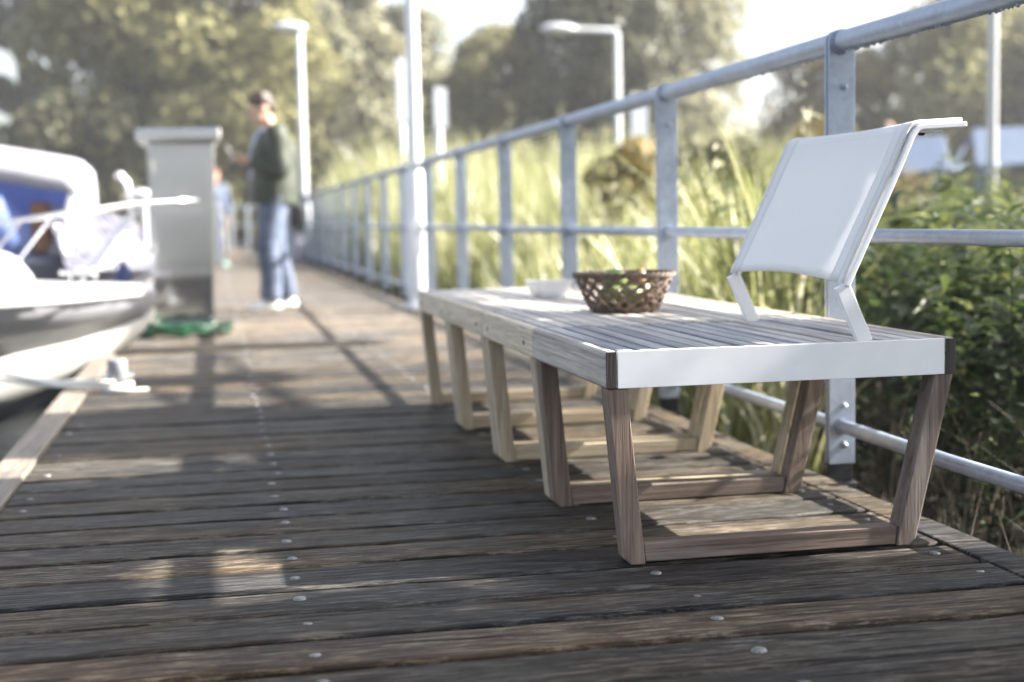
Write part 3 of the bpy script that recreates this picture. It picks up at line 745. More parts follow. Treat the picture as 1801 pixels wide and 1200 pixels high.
# second boat
st2 = [(u, b*.95, zt+.06, zb+.06, kb*.95, kz+.05, c_*.95, cz+.03, kl) for (u, b, zt, zb, kb, kz, c_, cz, kl) in st]
X2, Y2 = -.42, 13.25
bt2 = thing('canopied_boat', (X2-2.4, Y2, -.6), 'white boat under a white canopy with blue lining, moored behind the first boat', 'boat')
t1, t2, t3, t4 = hull(st2, X2, Y2)
part('hull', t3, M['hull_bottom'], bt2, solid=.012); part('gunwale', t1, M['lilac_shade'], bt2, solid=.01); part('topside', t2, M['lilac_shade'], bt2, solid=.01); part('foredeck', t4, M['lilac_shade'], bt2, solid=.01)
cn = MB(); rg = []
for x, zt, hw in ((-1.09, 1.16, .72), (-1.12, 1.245, .76), (-1.2, 1.275, .78), (-1.5, 1.33, .82), (-2.0, 1.42, .86), (-2.8, 1.50, .9), (-3.6, 1.5, .9)):
    zl = zt-.27
    rg.append([(x, Y2-hw-.02, zl), (x, Y2-hw-.01, zt-.12), (x, Y2-hw+.06, zt-.03), (x, Y2-hw*.5, zt+.02), (x, Y2, zt+.04), (x, Y2+hw*.5, zt+.02), (x, Y2+hw-.06, zt-.03), (x, Y2+hw+.01, zt-.12), (x, Y2+hw+.02, zl)])
cn.loft(rg)
ca = part('canopy', cn, M['canopy'], bt2, solid=.012)
fp = MB().loft([[(-1.075, Y2-.74, 1.10), (-1.075, Y2-.6, 1.21), (-1.075, Y2, 1.25), (-1.075, Y2+.6, 1.21), (-1.075, Y2+.74, 1.1)], [(-1.06, Y2-.8, .46), (-1.05, Y2-.6, .46), (-1.04, Y2, .46), (-1.05, Y2+.6, .46), (-1.06, Y2+.8, .46)]])
part('front_panel', fp, M['canopy'], ca, solid=.012)
fs2 = MB().loft([[(-1.08, Y2-.76, 1.0), (-1.06, Y2-.82, .48)], [(-1.17, Y2-.79, 1.0), (-1.36, Y2-.86, .48)]]); part('side_flap', fs2, M['canopy'], ca, solid=.01)
ln = MB().loft([[(-1.1, Y2+.70, .46), (-1.1, Y2+.72, 1.12), (-1.1, Y2+.5, 1.20), (-1.1, Y2-.5, 1.20), (-1.1, Y2-.72, 1.13)], [(-3.6, Y2+.78, .46), (-3.6, Y2+.82, 1.34), (-3.6, Y2+.6, 1.44), (-3.6, Y2-.6, 1.44), (-3.6, Y2-.82, 1.35)]])
part('blue_lining', ln, M['blue'], ca, solid=.008)
part('blue_curtain', MB().loft([[(-1.75, Y2-.80, 1.10), (-1.55, Y2-.80, .50)], [(-1.95, Y2-.79, 1.12), (-1.75, Y2-.79, .50)], [(-2.6, Y2-.81, 1.15), (-2.6, Y2-.81, .50)]]), M['blue'], ca, solid=.01)
part('helm_seat', MB().box((-1.52, Y2-.55, .5), (-1.36, Y2-.2, .93)), M['brown'], bt2, bevel=.03, seg=3)
part('seat_cushion', MB().box((-1.34, Y2-.55, .5), (-1.20, Y2-.2, .88)), M['canopy'], bt2, bevel=.03, seg=3)
part('bow_light', MB().tube([(-.70, Y2, .5), (-.71, Y2-.0, .93), (-.745, Y2, 1.10), (-.80, Y2, 1.16)], .022, 10).ell((-.805, Y2, 1.165), (.035, .035, .035), 12, 8), M['steel'], bt2)
part('deck_vent', MB().ell((-.62, Y2-.05, .99), (.10, .09, .05), 16, 8).tube([(-.6, Y2-.05, .5), (-.6, Y2-.05, .97)], .03, 10), M['white_gloss'], bt2)
# crumpled sheet added on the second boat's bow, tilted to throw sun glints
cv = MB(); nu, nv = 46, 34; rc = random.Random(3)
ph = [(rc.uniform(3, 15), rc.uniform(3, 15), rc.uniform(0, 6), rc.uniform(.4, 1)) for _ in range(14)]
vs_ = []
nn = Vector((.68, -.63, .37)).normalized(); e1 = Vector((.63, .68, 0)).normalized(); e2 = nn.cross(e1).normalized()
nu, nv = 90, 60
for i in range(nu):
    for j in range(nv):
        u, v = i/(nu-1), j/(nv-1); a_, b_ = u*1.0, v*.56
        cr_ = sum(a*sin(p*a_*6+q*b_*6+r) for p, q, r, a in ph)/14
        big = .05*sin(5*a_+1)*sin(4*b_+.5)
        vs_.append(Vector((-1.22, 12.28, .34))+e1*a_+e2*(b_*(.75+.25*sin(pi*u)))+nn*(cr_*.026+big))
cv.add(vs_, [(i*nv+j, (i+1)*nv+j, (i+1)*nv+j+1, i*nv+j+1) for i in range(nu-1) for j in range(nv-1)], True)
part('glint_sheet', cv, M['glint_plastic'], bt2, solid=.004)

# ------------------------------------------------------------------ people
def R_(a, ax): return Matrix.Rotation(a, 3, ax)
def limb(g, pts, rs, n=14): return g.tube(smooth(pts, 5), [rs[min(len(rs)-1, i//5)]*(1-(i % 5)/5)+rs[min(len(rs)-1, i//5+1)]*((i % 5)/5) for i in range((len(pts)-1)*5+1)], n)
def remesh(o, v=.008, it=4):
    m = o.modifiers.new('r', 'REMESH'); m.mode = 'VOXEL'; m.voxel_size = v; m.use_smooth_shade = True
    m = o.modifiers.new('sm', 'SMOOTH'); m.factor = .5; m.iterations = it
    return o
def hand(g, wr, pd_, up, side, curl=.9, L=.185):
    """palm + five bent fingers; pd_ pointing direction, up back-of-hand normal, side towards the thumb"""
    wr = Vector(wr); d = Vector(pd_).normalized(); s = Vector(side).normalized(); n_ = Vector(up).normalized()
    pl = .09; M3 = Matrix((s, d, n_)).transposed()
    g.ell(wr+d*pl*.52, (.042, .052, .016), 14, 8, M3)
    for k, (off, ln) in enumerate(((.030, .068), (.010, .078), (-.010, .073), (-.029, .058))):
        p = wr+d*pl*.88+s*off; dd = d.copy(); pts = [p-d*.02, p]
        for seg, cu in ((.45, .35), (.33, .6), (.22, .5)):
            dd = (dd-n_*curl*cu).normalized(); p = p+dd*ln*seg; pts.append(p)
        g.tube(pts, [.0095, .0092, .0085, .0078, .006], 8)
    p = wr+d*.025+s*.03; g.tube([p, p+(s*.8+d*.7).normalized()*.035-n_*.006, p+(s*.45+d*.9).normalized()*.065-n_*.018, p+(s*.15+d).normalized()*.085-n_*.03], [.014, .0115, .0098, .007], 8)
def person(loc, label, H, yaw, top, trouser, hairm, shoem, phone=False, jacket_open=True, nod=.45, name='person'):
    """standing figure; built facing -X, then turned by yaw about its base"""
    t = thing(name, (0, 0, 0), label, 'person'); k = H/1.77
    def S(p): return Vector(p)
    # nodes (facing -X; left side is -Y)
    g = MB()
    hip = (0.02, 0, .93); chest = (.03, 0, 1.30); neck = (.005, 0, 1.49)
    hc = Vector((-.055, 0, 1.635)); Rh = R_(-nod, 'Y')
    hd = lambda p: hc+Rh @ Vector(p)
    limb(g, [hip, (.03, 0, 1.1), chest, (.015, 0, 1.44)], [.12, .115, .13, .07])
    limb(g, [(.015, 0, 1.42), neck, hd((.01, 0, -.05))], [.062, .056, .055])
    g.ell(hd((.012, 0, .03)), (.098, .078, .092), 20, 14, Rh)
    g.ell(hd((-.035, 0, -.045)), (.062, .058, .072), 18, 12, Rh)
    g.ell(hd((-.062, 0, -.088)), (.028, .032, .022), 12, 8, Rh)      # chin
    g.tube([hd((-.088, 0, .012)), hd((-.108, 0, -.028)), hd((-.090, 0, -.036))], [.010, .016, .012], 10)   # nose
    g.ell(hd((-.090, 0, -.062)), (.012, .024, .010), 10, 6, Rh)      # lips
    for s in (-1, 1):
        g.ell(hd((.012, s*.080, -.01)), (.022, .011, .032), 10, 8, Rh)  # ears
        g.ell(hd((-.076, s*.034, .028)), (.02, .026, .010), 10, 6, Rh)  # brow
    if phone:
        eL, eR = (.045, -.235, 1.13), (.045, .235, 1.13)
        wL, wR = (-.185, -.105, 1.215), (-.20, .115, 1.215)
        hL = dict(wr=wL, pd_=(-.80, .30, .22), up=(-.22, .1, -.9), side=(.1, -.9, .2), curl=-.75)
        hR = dict(wr=wR, pd_=(-.72, -.45, .25), up=(-.25, -.1, -.9), side=(.1, .9, .2), curl=-.75)
    else:
        eL, eR = (.04, -.25, 1.12), (.04, .25, 1.12); wL, wR = (-.05, -.25, .88), (-.05, .25, .88)
        hL = dict(wr=wL, pd_=(-.15, 0, -1), up=(0, -1, 0), side=(-1, 0, 0), curl=.3)
        hR = dict(wr=wR, pd_=(-.15, 0, -1), up=(0, 1, 0), side=(-1, 0, 0), curl=.3)
    shL, shR = (.03, -.19, 1.42), (.03, .19, 1.42)
    for sh, e, wr in ((shL, eL, wL), (shR, eR, wR)):
        limb(g, [(0.03, sh[1]*.5, 1.40), sh, e, wr], [.07, .056, .042, .028])
    hand(g, **hL); hand(g, **hR)
    legs = [[(.03, -.085, .93), (-.05, -.105, .50), (-.05, -.12, .085)], [(.03, .085, .93), (.05, .11, .50), (.13, .13, .085)]]
    for l in legs: limb(g, l, [.085, .055, .038])
    body = part('body', g, M['skin'], t); remesh(body, .0065, 3)
    # hair
    h = MB(); h.ell(hd((.026, 0, .05)), (.102, .086, .088), 20, 14, Rh); h.ell(hd((-.008, 0, .102)), (.062, .064, .034), 14, 10, Rh); h.ell(hd((.075, 0, -.005)), (.045, .068, .07), 14, 10, Rh)
    for q in range(26):
        a = rnd.uniform(0, 2*pi); b = rnd.uniform(.1, 1.1); p = (.02+.095*sin(b)*cos(a), .08*sin(b)*sin(a), .05+.088*cos(b)); h.ell(hd(p), (.026, .02, .016), 8, 6, Rh)
    remesh(part('hair', h, hairm, t), .007, 2)
    for s in (-1, 1): part('eye', MB().ell(hd((-.090, s*.032, .008)), (.009, .012, .009), 10, 8), M['phone'], t)
    # trousers
    tr2 = MB(); limb(tr2, [(.02, 0, 1.02), (.025, 0, .94), (.03, 0, .87)], [.145, .155, .13])
    for l in legs:
        (a, b, c) = l; limb(tr2, [a, (a[0]*.5+b[0]*.5-.01, a[1]*.5+b[1]*.5, .70), b, (c[0]*.6+b[0]*.4+.012, c[1], .27), (c[0], c[1], .085)], [.118, .105, .092, .088, .088])
        for z in (.13, .17, .47, .53): tr2.ell((l[2][0] if z < .3 else l[1][0], l[2][1], z), (.092, .087, .018), 14, 6)
    remesh(part('trousers', tr2, trouser, t), .010, 3)
    # top
    jk = MB(); limb(jk, [(.025, 0, .86 if jacket_open else .98), (.03, 0, 1.0), (.035, 0, 1.15), (.035, 0, 1.30), (.025, 0, 1.42), (.02, 0, 1.475)], [.20, .20, .188, .195, .135, .088], 18)
    for z, sy in ((1.36, .095), (1.2, .055), (1.0, .05), (.9, .045)):
        for s in (-1, 1): jk.ell((.035, s*sy, z), (.135, .13, .10), 16, 10)
    for sh, e, wr in ((shL, eL, wL), (shR, eR, wR)):
        wr = Vector(wr); e = Vector(e); w2 = e.lerp(wr, .93)
        limb(jk, [(.03, sh[1]*.55, 1.40), sh, e.lerp(Vector(sh), .5), e, e.lerp(wr, .5), w2], [.10, .095, .084, .074, .064, .053])
        jk.ell(e+Vector((-.01, 0, .05)), (.066, .062, .02), 12, 6)
    if jacket_open:
        limb(jk, [(.09, -.07, 1.47), (.10, 0, 1.485), (.09, .07, 1.47)], [.035, .045, .035])   # collar, folded hood
    jo = remesh(part('jacket' if jacket_open else 'shirt', jk, top, t), .009, 3)
    if jacket_open:
        te = MB(); limb(te, [(-.085, 0, .90), (-.098, 0, 1.08), (-.095, 0, 1.25), (-.06, 0, 1.39), (-.02, 0, 1.46)], [.068, .07, .073, .068, .062])
        remesh(part('shirt', te, M['tee'], t), .009, 2)
    # shoes
    for l in legs:
        x, y_ = l[2][0], l[2][1]; s_ = MB()
        rg_ = []
        for dx, hw, z1 in ((.085, .030, .055), (.07, .042, .095), (.02, .044, .105), (-.05, .047, .085), (-.12, .052, .062), (-.17, .048, .05), (-.20, .028, .035)):
            rg_.append([(x+dx, y_-hw, .0), (x+dx, y_-hw*1.05, .028), (x+dx, y_-hw*.75, z1*.85), (x+dx, y_, z1), (x+dx, y_+hw*.75, z1*.85), (x+dx, y_+hw*1.05, .028), (x+dx, y_+hw, .0)])
        s_.loft(rg_, True, True); part('shoe', s_, shoem, t, sub=1)
    t.location = loc; t.rotation_euler = (0, 0, yaw); t.scale = (k, k, k)
    return t, Rh
man, _ = person((.47, 11.9, .002), 'standing person in dark green jacket and blue jeans looking down at a phone', 1.77, .14, M['jacket'], M['jeans'], M['hair'], M['shoe'], True)
kid, _ = person((.035, 24.5, .002), 'person in pale blue shirt walking far along the jetty behind the pedestal', 1.62, pi/2+.3, M['lightshirt'], M['khaki'], M['hair_red'], M['mint'], False, False, .15)
pk, _ = person((15.55, 31.0, gz(15.55, 31)), 'person standing beyond the bank, hidden but for the head above the white backrest', 1.74, .6, M['khaki'], M['khaki'], M['skin'], M['shoe'], False, False, .1)
# phone in his hands
Mz = Matrix.Rotation(.14, 3, 'Z')
def mp_(p): return Mz @ Vector(p) + Vector((.47, 11.9, .002))
ph_ = MB(); c = Vector((-.315, .005, 1.275)); a1 = Vector((-.45, 0, .9)).normalized(); a2 = Vector((0, 1, 0)); a3 = a1.cross(a2)
def phbox(hx, hy, hz, off):
    b = []
    for sz in (-1, 1):
        for sx, sy in ((-1, -1), (1, -1), (1, 1), (-1, 1)): b.append(mp_(c+a1*hy*sy+a2*hx*sx+a3*(hz*sz+off)))
    return b
q = phbox(.037, .075, .004, 0); ph_.hexa(q[:4], q[4:])
ph_t = thing('phone', mp_(c), 'pale phone held in both hands of the person in the green jacket', 'phone')
part('case', ph_, M['shoe'], ph_t, bevel=.003)
sc2 = MB(); q = phbox(.033, .069, .0006, .0052); sc2.hexa(q[:4], q[4:]); part('screen', sc2, M['glass'], ph_t)

# ------------------------------------------------------------------ lamp posts, poles, signs, bags, boards, car
def lamp(loc, H, armdir, armlen, rb, label, joint=None):
    x, y_, z0 = loc; t = thing('street_lamp', loc, label, 'street lamp', 'lamp posts by the water'); d = Vector(armdir).normalized()
    zj = joint if joint else z0+1.1
    part('lower_pole', MB().tube([(x, y_, z0), (x, y_, zj-.05), (x, y_, zj)], [rb, rb, rb*.72], 24), M['pole'], t)
    part('upper_pole', MB().tube([(x, y_, zj-.01), (x, y_, H-.03)], [rb*.68, rb*.55], 20), M['pole'], t)
    ar = part('arm', MB().tube([Vector((x, y_, H-.06)), Vector((x, y_, H)), Vector((x, y_, H))+d*armlen*.5+Vector((0, 0, .02)), Vector((x, y_, H))+d*armlen+Vector((0, 0, .03))], [rb*.52, rb*.52, rb*.48, rb*.45], 14), M['pole'], t)
    c_ = Vector((x, y_, H+.04))+d*(armlen+.22); ang = atan2(d.y, d.x); M3 = Matrix.Rotation(ang, 3, 'Z')
    hd_ = part('lamp_head', MB().ell(c_, (.34, .15, .10), 20, 12, M3), M['white_gloss'], t)
    part('lens', MB().ell(c_-Vector((0, 0, .05)), (.24, .11, .075), 16, 8, M3), M['frost'], hd_)
    part('base_flange', MB().tube([(x, y_, z0), (x, y_, z0+.02)], rb*1.7, 20), M['pole'], t)
    if joint:
        part('hatch', MB().box((x-rb*.55, y_-rb-.004, z0+.45), (x+rb*.55, y_-rb*.80, z0+.72)), M['pole'], t, bevel=.004)
    return t
lamp((1.60, 11.4, .006), 4.45, (-.35, 1, 0), .75, .078, 'tall white lamp post rising through the railing right behind the benches', 1.10)
lamp((1.755, 28.0, .0), 4.40, (-1, -.12, 0), -.04, .10, 'white lamp post with rounded head just behind the standing person', 1.1)
lamp((7.23, 25.0, gz(7.23, 25)), 4.02, (-1, .06, 0), .85, .088, 'lamp post with long horizontal arm standing among the reeds')
x, y_ = 6.45, 11.0
t = thing('white_pole', (x, y_, gz(x, y_)), 'slender white pole with a clamp ring standing behind the right hedge', 'pole')
part('shaft', MB().tube([(x, y_, gz(x, y_)-.1), (x, y_, 3.6)], .042, 18), M['white_gloss'], t)
part('clamp_ring', MB().tube([(x, y_, 1.06), (x, y_, 1.10)], .055, 18).tube([(x+.03, y_, 1.075), (x+.14, y_-.05, 1.068)], .008, 8), M['galv'], t)
def sign(x, y_, z0, z1, wdt, rot, label, zp, rp=.05):
    t = thing('sign', (x, y_, gz(x, y_)), label, 'sign', 'grey signs beyond the railing')
    d = Vector((cos(rot), sin(rot), 0)); n_ = Vector((-sin(rot), cos(rot), 0)); c = Vector((x, y_, 0))-n_*.065
    b = [c-d*wdt/2-n_*.012, c+d*wdt/2-n_*.012, c+d*wdt/2+n_*.012, c-d*wdt/2+n_*.012]
    part('panel', MB().hexa([p+Vector((0, 0, z0)) for p in b], [p+Vector((0, 0, z1)) for p in b]), M['sign'], t, bevel=.006)
    part('post', MB().tube([(x, y_, gz(x, y_)-.1), (x, y_, zp)], rp, 14), M['pole'], t)
sign(3.30, 25.0, 2.42, 3.50, .30, .5, 'narrow grey sign panel half hidden behind the tall lamp post', 3.3)
sign(3.47, 22.0, 2.12, 2.73, .24, .45, 'small grey sign on a thin post, standing alone above the railing', 2.6, .062)
sign(7.28, 24.0, 1.55, 2.82, .36, .3, 'tall grey information panel just right of the arm lamp post', 2.6)
t = thing('shoulder_bag', (1.54, 27.0, .56), 'black bag hung on the railing at the foot of the far lamp post', 'bag')
part('sack', MB().ell((1.55, 26.98, .76), (.17, .11, .28), 18, 12).ell((1.52, 26.95, .95), (.12, .10, .15), 14, 10), M['black'], t)
part('strap', MB().tube(smooth([(1.50, 26.96, .9), (1.57, 26.98, 1.1), (1.66, 27.0, 1.205), (1.64, 27.04, 1.08), (1.58, 27.04, .92)]), .016, 8), M['black'], t)
t = thing('plastic_bag', (1.5, 26.3, 0), 'white plastic bag standing on the deck under the black bag', 'bag')
g = MB(); rg_ = []
for h, r, e in ((0, .13, 0), (.06, .17, .1), (.2, .165, .25), (.34, .12, .5), (.42, .06, .4), (.5, .085, .7)):
    rg_.append([(1.5+r*(1+.18*e*sin(5*a+h*9))*cos(a), 26.3+.7*r*(1+.2*e*cos(4*a))*sin(a), h+.004) for a in np.linspace(0, 2*pi, 20, endpoint=False)])
g.loft(rg_, True, True); part('sack', g, M['canopy'], t, sub=1)
part('handle', MB().tube(smooth([(1.45, 26.3, .46), (1.46, 26.3, .58), (1.54, 26.3, .58), (1.55, 26.3, .46)]), .008, 6), M['canopy'], t)
def board(x0, x1, y_, z0, z1, label, legs=True):
    t = thing('blue_board', ((x0+x1)/2, y_, gz(x0, y_)), label, 'board', 'blue-grey boards beyond the hedge')
    lean = .22
    part('panel', MB().hexa([(x0, y_, z0), (x1, y_-.15, z0+.03), (x1, y_-.12, z0+.03), (x0, y_+.03, z0)], [(x0+.06, y_+lean, z1), (x1+.02, y_+lean-.15, z1+.02), (x1+.02, y_+lean-.12, z1+.02), (x0+.06, y_+lean+.03, z1)]), M['blueboard'], t, bevel=.008)
    for x in (x0+.12, x1-.12):
        part('leg', MB().tube([(x, y_+.05, z0+.05), (x-.12, y_+.18, gz(x, y_)-.05)], .035, 10), M['blueboard'], t)
    part('cross_rail', MB().tube([(x0-.35, y_+.07, z0-.02), (x1+.3, y_+.05, z0+.04)], .03, 10), M['blueboard'], t)
    part('brace', MB().tube([(x0-.35, y_+.07, z0-.02), (x0+.12, y_+.25, z1-.05)], .022, 8), M['blueboard'], t)
board(9.05, 9.86, 18, 1.22, 1.70, 'blue-grey slanted board on legs right behind the white backrest')
board(10.32, 11.4, 18, 1.30, 1.82, 'blue-grey slanted board on legs right of the slender white pole')
# car
cx_, cy_, cz_ = 4.9, 46.0, 1.02
t = thing('parked_car', (cx_, cy_, cz_), 'dark car with red tail lamps seen from behind beyond the railing', 'car')
prof = [(-.0, .35), (.0, .75), (.12, .95), (.45, 1.42), (.75, 1.50), (1.9, 1.48), (2.6, 1.02), (3.9, .85), (4.1, .6), (4.1, .3)]
a = []; rg_ = []
for s in (-1, -.93, .93, 1):
    ins = .10 if abs(s) == 1 else 0
    rg_.append([(cx_+s*.86*(1-(.16*max(0, (z-.9)/.6))), cy_+yy, cz_+z-(.04 if abs(s) == 1 else 0)) for yy, z in prof])
g = MB().loft(rg_, False, True, False); part('body', g, M['carpaint'], t, bevel=.03)
part('rear_window', MB().add([(cx_-.58, cy_+.17, cz_+1.0), (cx_+.58, cy_+.17, cz_+1.0), (cx_+.5, cy_+.42, cz_+1.36), (cx_-.5, cy_+.42, cz_+1.36)], [(0, 1, 2, 3)]), M['glass'], t, solid=.02)
for s in (-1, 1): part('tail_lamp', MB().box((cx_+s*.66-.16, cy_-.02+.02, cz_+.74), (cx_+s*.66+.14, cy_+.16, cz_+1.02)), M['tail'], t, bevel=.03)
part('bumper', MB().box((cx_-.84, cy_-.06, cz_+.35), (cx_+.84, cy_-.002, cz_+.55)), M['rubber'], t, bevel=.03)
for s in (-1, 1):
    for yy in (.75, 3.3): part('wheel', MB().tube([(cx_+s*.68, cy_+yy, cz_+.3), (cx_+s*.865, cy_+yy, cz_+.3)], .3, 24), M['rubber'], t, bevel=.03)

# ------------------------------------------------------------------ vegetation
def fastmesh(name, V, F4, tone, mat, parent=None, base=(0, 0, 0), smooth=False):
    """V (n,3) float, F4 (m,4) int, tone (m,)"""
    me = bpy.data.meshes.new(name); n, m = len(V), len(F4)
    me.vertices.add(n); me.vertices.foreach_set('co', (V-np.array(base)).astype(np.float32).ravel())
    me.loops.add(m*4); me.loops.foreach_set('vertex_index', F4.astype(np.int32).ravel())
    me.polygons.add(m); me.polygons.foreach_set('loop_start', np.arange(0, m*4, 4, dtype=np.int32)); me.polygons.foreach_set('loop_total', np.full(m, 4, np.int32))
    a = me.attributes.new('tone', 'FLOAT', 'FACE'); a.data.foreach_set('value', np.clip(tone, 0, 1).astype(np.float32))
    me.materials.append(mat); me.update(calc_edges=True)
    o = bpy.data.objects.new(name, me); COL.objects.link(o)
    if parent is not None: o.parent = parent
    else: o.location = base
    return o
def leafcards(P, L, Wd, rg, droop=.0, nrm=None):
    """rhombic leaf cards at P (n,3)"""
    n = len(P); d = rg.normal(size=(n, 3)); d[:, 2] -= droop; d /= np.linalg.norm(d, axis=1)[:, None]
    q = rg.normal(size=(n, 3)); s = np.cross(d, q); s /= np.linalg.norm(s, axis=1)[:, None]
    if nrm is not None:                      # cards lie roughly along the clump's own surface
        m_ = nrm+rg.normal(0, .45, (n, 3)); d = np.cross(m_, q); d /= np.linalg.norm(d, axis=1)[:, None]; s = np.cross(m_, d); s /= np.linalg.norm(s, axis=1)[:, None]
    L = L*rg.uniform(.6, 1.3, n)[:, None]; Wd = Wd*rg.uniform(.6, 1.3, n)[:, None]
    V = np.stack([P-d*L/2, P+s*Wd/2, P+d*L/2, P-s*Wd/2], 1).reshape(-1, 3)
    return V, np.arange(n*4).reshape(-1, 4)
def tree(name, x, y_, top, hw, mat, label, seed, n=5200, leaf=.34, bare=.18, lumps=34, group='trees beyond the water and reeds', shape=1.0, tone0=.5):
    rg = np.random.default_rng(seed); z0 = gz(x, y_); H = top-z0
    t = thing(name, (x, y_, z0), label, 'tree', group)
    tb = MB(); tb.tube([(x, y_, z0-.2), (x+.06*hw*rg.normal(), y_, z0+H*.3), (x+.1*hw*rg.normal(), y_, z0+H*.62), (x+.1*hw*rg.normal(), y_, z0+H*.86)], [.055*H*.6, .035*H*.7, .02*H*.7, .006*H], 10)
    C = []
    for i in range(lumps):
        h = rg.uniform(bare, 1)
        env = hw*(sin(pi*min(1, (h-bare*.5)/(1.02-bare*.5))**.75)**.6)*shape
        a = rg.uniform(0, 2*pi); r = env*sqrt(rg.uniform(.12, 1))*.8
        c_ = np.array([x+r*cos(a), y_+r*sin(a)*.8, z0+H*h]); rad = hw*rg.uniform(.30, .50)*(1.08-.34*h)
        c_[2] = min(c_[2], top-rad*.6); C.append((c_, rad, rg.uniform(-.2, .2)))
    for (c_, rad, tt) in C[:14]:
        s0 = Vector((x, y_, z0+H*rg.uniform(.22, .55))); e0 = Vector(c_)
        tb.tube([s0, s0.lerp(e0, .5)+Vector((0, 0, -.1*rad)), e0], [.016*H*.6, .01*H*.6, .004*H], 7)
    part('trunk', tb, M['bark'], t)
    Ps = []; Ts = []; Us = []
    per = int(n*2.2)//lumps
    for (c_, rad, tt) in C:
        u = rg.normal(size=(per, 3)); u /= np.linalg.norm(u, axis=1)[:, None]; rr_ = rad*rg.uniform(.55, 1.1, per)**.5; Us.append(u)
        p = c_+u*rr_[:, None]*np.array([1, 1, .85]); p[:, 2] -= .25*rad*(rg.random(per)**3); Ps.append(p)
        Ts.append(np.clip(rg.normal(tone0+tt, .17, per), 0, 1))
    Pm = np.concatenate(Ps); T = np.concatenate(Ts)
    V, F = leafcards(Pm, leaf, leaf*.6, rg, .4, np.concatenate(Us))
    fastmesh('crown', V, F, T, mat, t, (x, y_, z0))
    return t
tree('willow_tree', -2.8, 47, 9.9, 3.7, M['willow'], 'broad olive willow at the left with a sunlit crown above the canopied boat', 1, 8000, .36, .06, 46)
tree('dark_tree', -4.2, 45.0, 4.6, 3.0, M['darkleaf'], 'added low dark tree, its leaf colour painting the shaded side of the broad willow', 21, 5200, .32, .03, 36)  # added tree whose dark leaves stand in for the willow's shaded side
tree('tall_tree', -7.1, 60, 15.5, 1.7, M['darkleaf'], 'thin leaved tall tree at the far left edge against the sky', 2, 2600, .4, .3, 26)
tree('tall_tree', -1.6, 60, 14.5, 3.6, M['darkleaf'], 'dark tree rising behind the broad left willow', 3, 5200, .4, .25, 34)
tree('willow_tree', .9, 46.6, 11.5, 3.7, M['willow'], 'yellowish willow directly behind the standing person', 4, 7000, .36, .06, 44)
tree('willow_tree', 4.7, 55, 10.6, 3.2, M['silver'], 'pale silvery willow between the two white lamp posts', 5, 7000, .36, .08, 42)
tree('willow_tree', 7.6, 58, 9.2, 3.3, M['silver'], 'pale willow right of the tall lamp post, under the open sky gap', 6, 6000, .36, .06, 40)
tree('willow_tree', 10.5, 51, 7.5, 3.0, M['willow'], 'low olive willow under the open sky gap, left of the arm lamp', 7, 6000, .34, .05, 38)
tree('dark_tree', 12.5, 46, 10.2, 3.1, M['darkleaf'], 'dark tree behind the head of the arm lamp', 8, 6400, .34, .12, 40)
tree('willow_tree', 16.6, 50, 10.6, 3.4, M['silver'], 'tall pale willow right of the arm lamp post', 9, 6400, .36, .08, 42)
tree('autumn_tree', 20.9, 46, 6.3, 3.0, M['autumn'], 'small rounded tree with orange top standing left of the white backrest', 10, 4600, .28, .03, 34)
tree('willow_tree', 25.2, 45, 7.7, 4.0, M['willow'], 'yellowing tree behind the white backrest and the near post', 11, 5600, .34, .06, 38)
tree('dark_tree', 28.6, 44, 7.6, 4.2, M['darkleaf'], 'dark green tree behind the slender white pole', 12, 5600, .34, .06, 38)
tree('willow_tree', 31.2, 42, 7.6, 4.2, M['willow'], 'olive tree at the right edge of the view', 13, 5600, .34, .06, 38)
for q, (x, y_, top, hw, mt, lab) in enumerate(((3.75, 12.6, 1.38, .7, 'autumn', 'small bush with orange tips among the reeds, left of the near railing posts'), (5.6, 15.5, 1.5, .9, 'darkleaf', 'dark bushy shrub rising from the reeds behind the railing'), (8.2, 17.5, 1.9, 1.1, 'autumn', 'olive bush behind the reeds left of the white backrest'))):
    tree('bush', x, y_, top, hw, M[mt], lab, 60+q, 1500, .11, .1, 22, 'bushes growing among the reeds', 1.0, .62)
# far thicket
rg = np.random.default_rng(20); n = 15000
cx = rg.uniform(-16, 46, 420); cy = 56+rg.uniform(-2.5, 6, 420)-.12*np.maximum(0, cx-8); ch = rg.uniform(.6, 3.3, 420)
i = rg.integers(0, 420, n); u = rg.normal(size=(n, 3)); u /= np.linalg.norm(u, axis=1)[:, None]
Pm = np.stack([cx[i], cy[i], .9+ch[i]], 1)+u*(rg.uniform(.3, 1.15, n)[:, None])*np.array([1.1, .9, .95])
V, F = leafcards(Pm, .4, .26, rg, .2); fastmesh('far_thicket', V, F, np.clip(rg.normal(.35, .2, n), 0, 1), M['darkleaf'])
tag(bpy.data.objects['far_thicket'], 'low thicket of shrubs under the far trees', 'thicket', None, 'stuff')

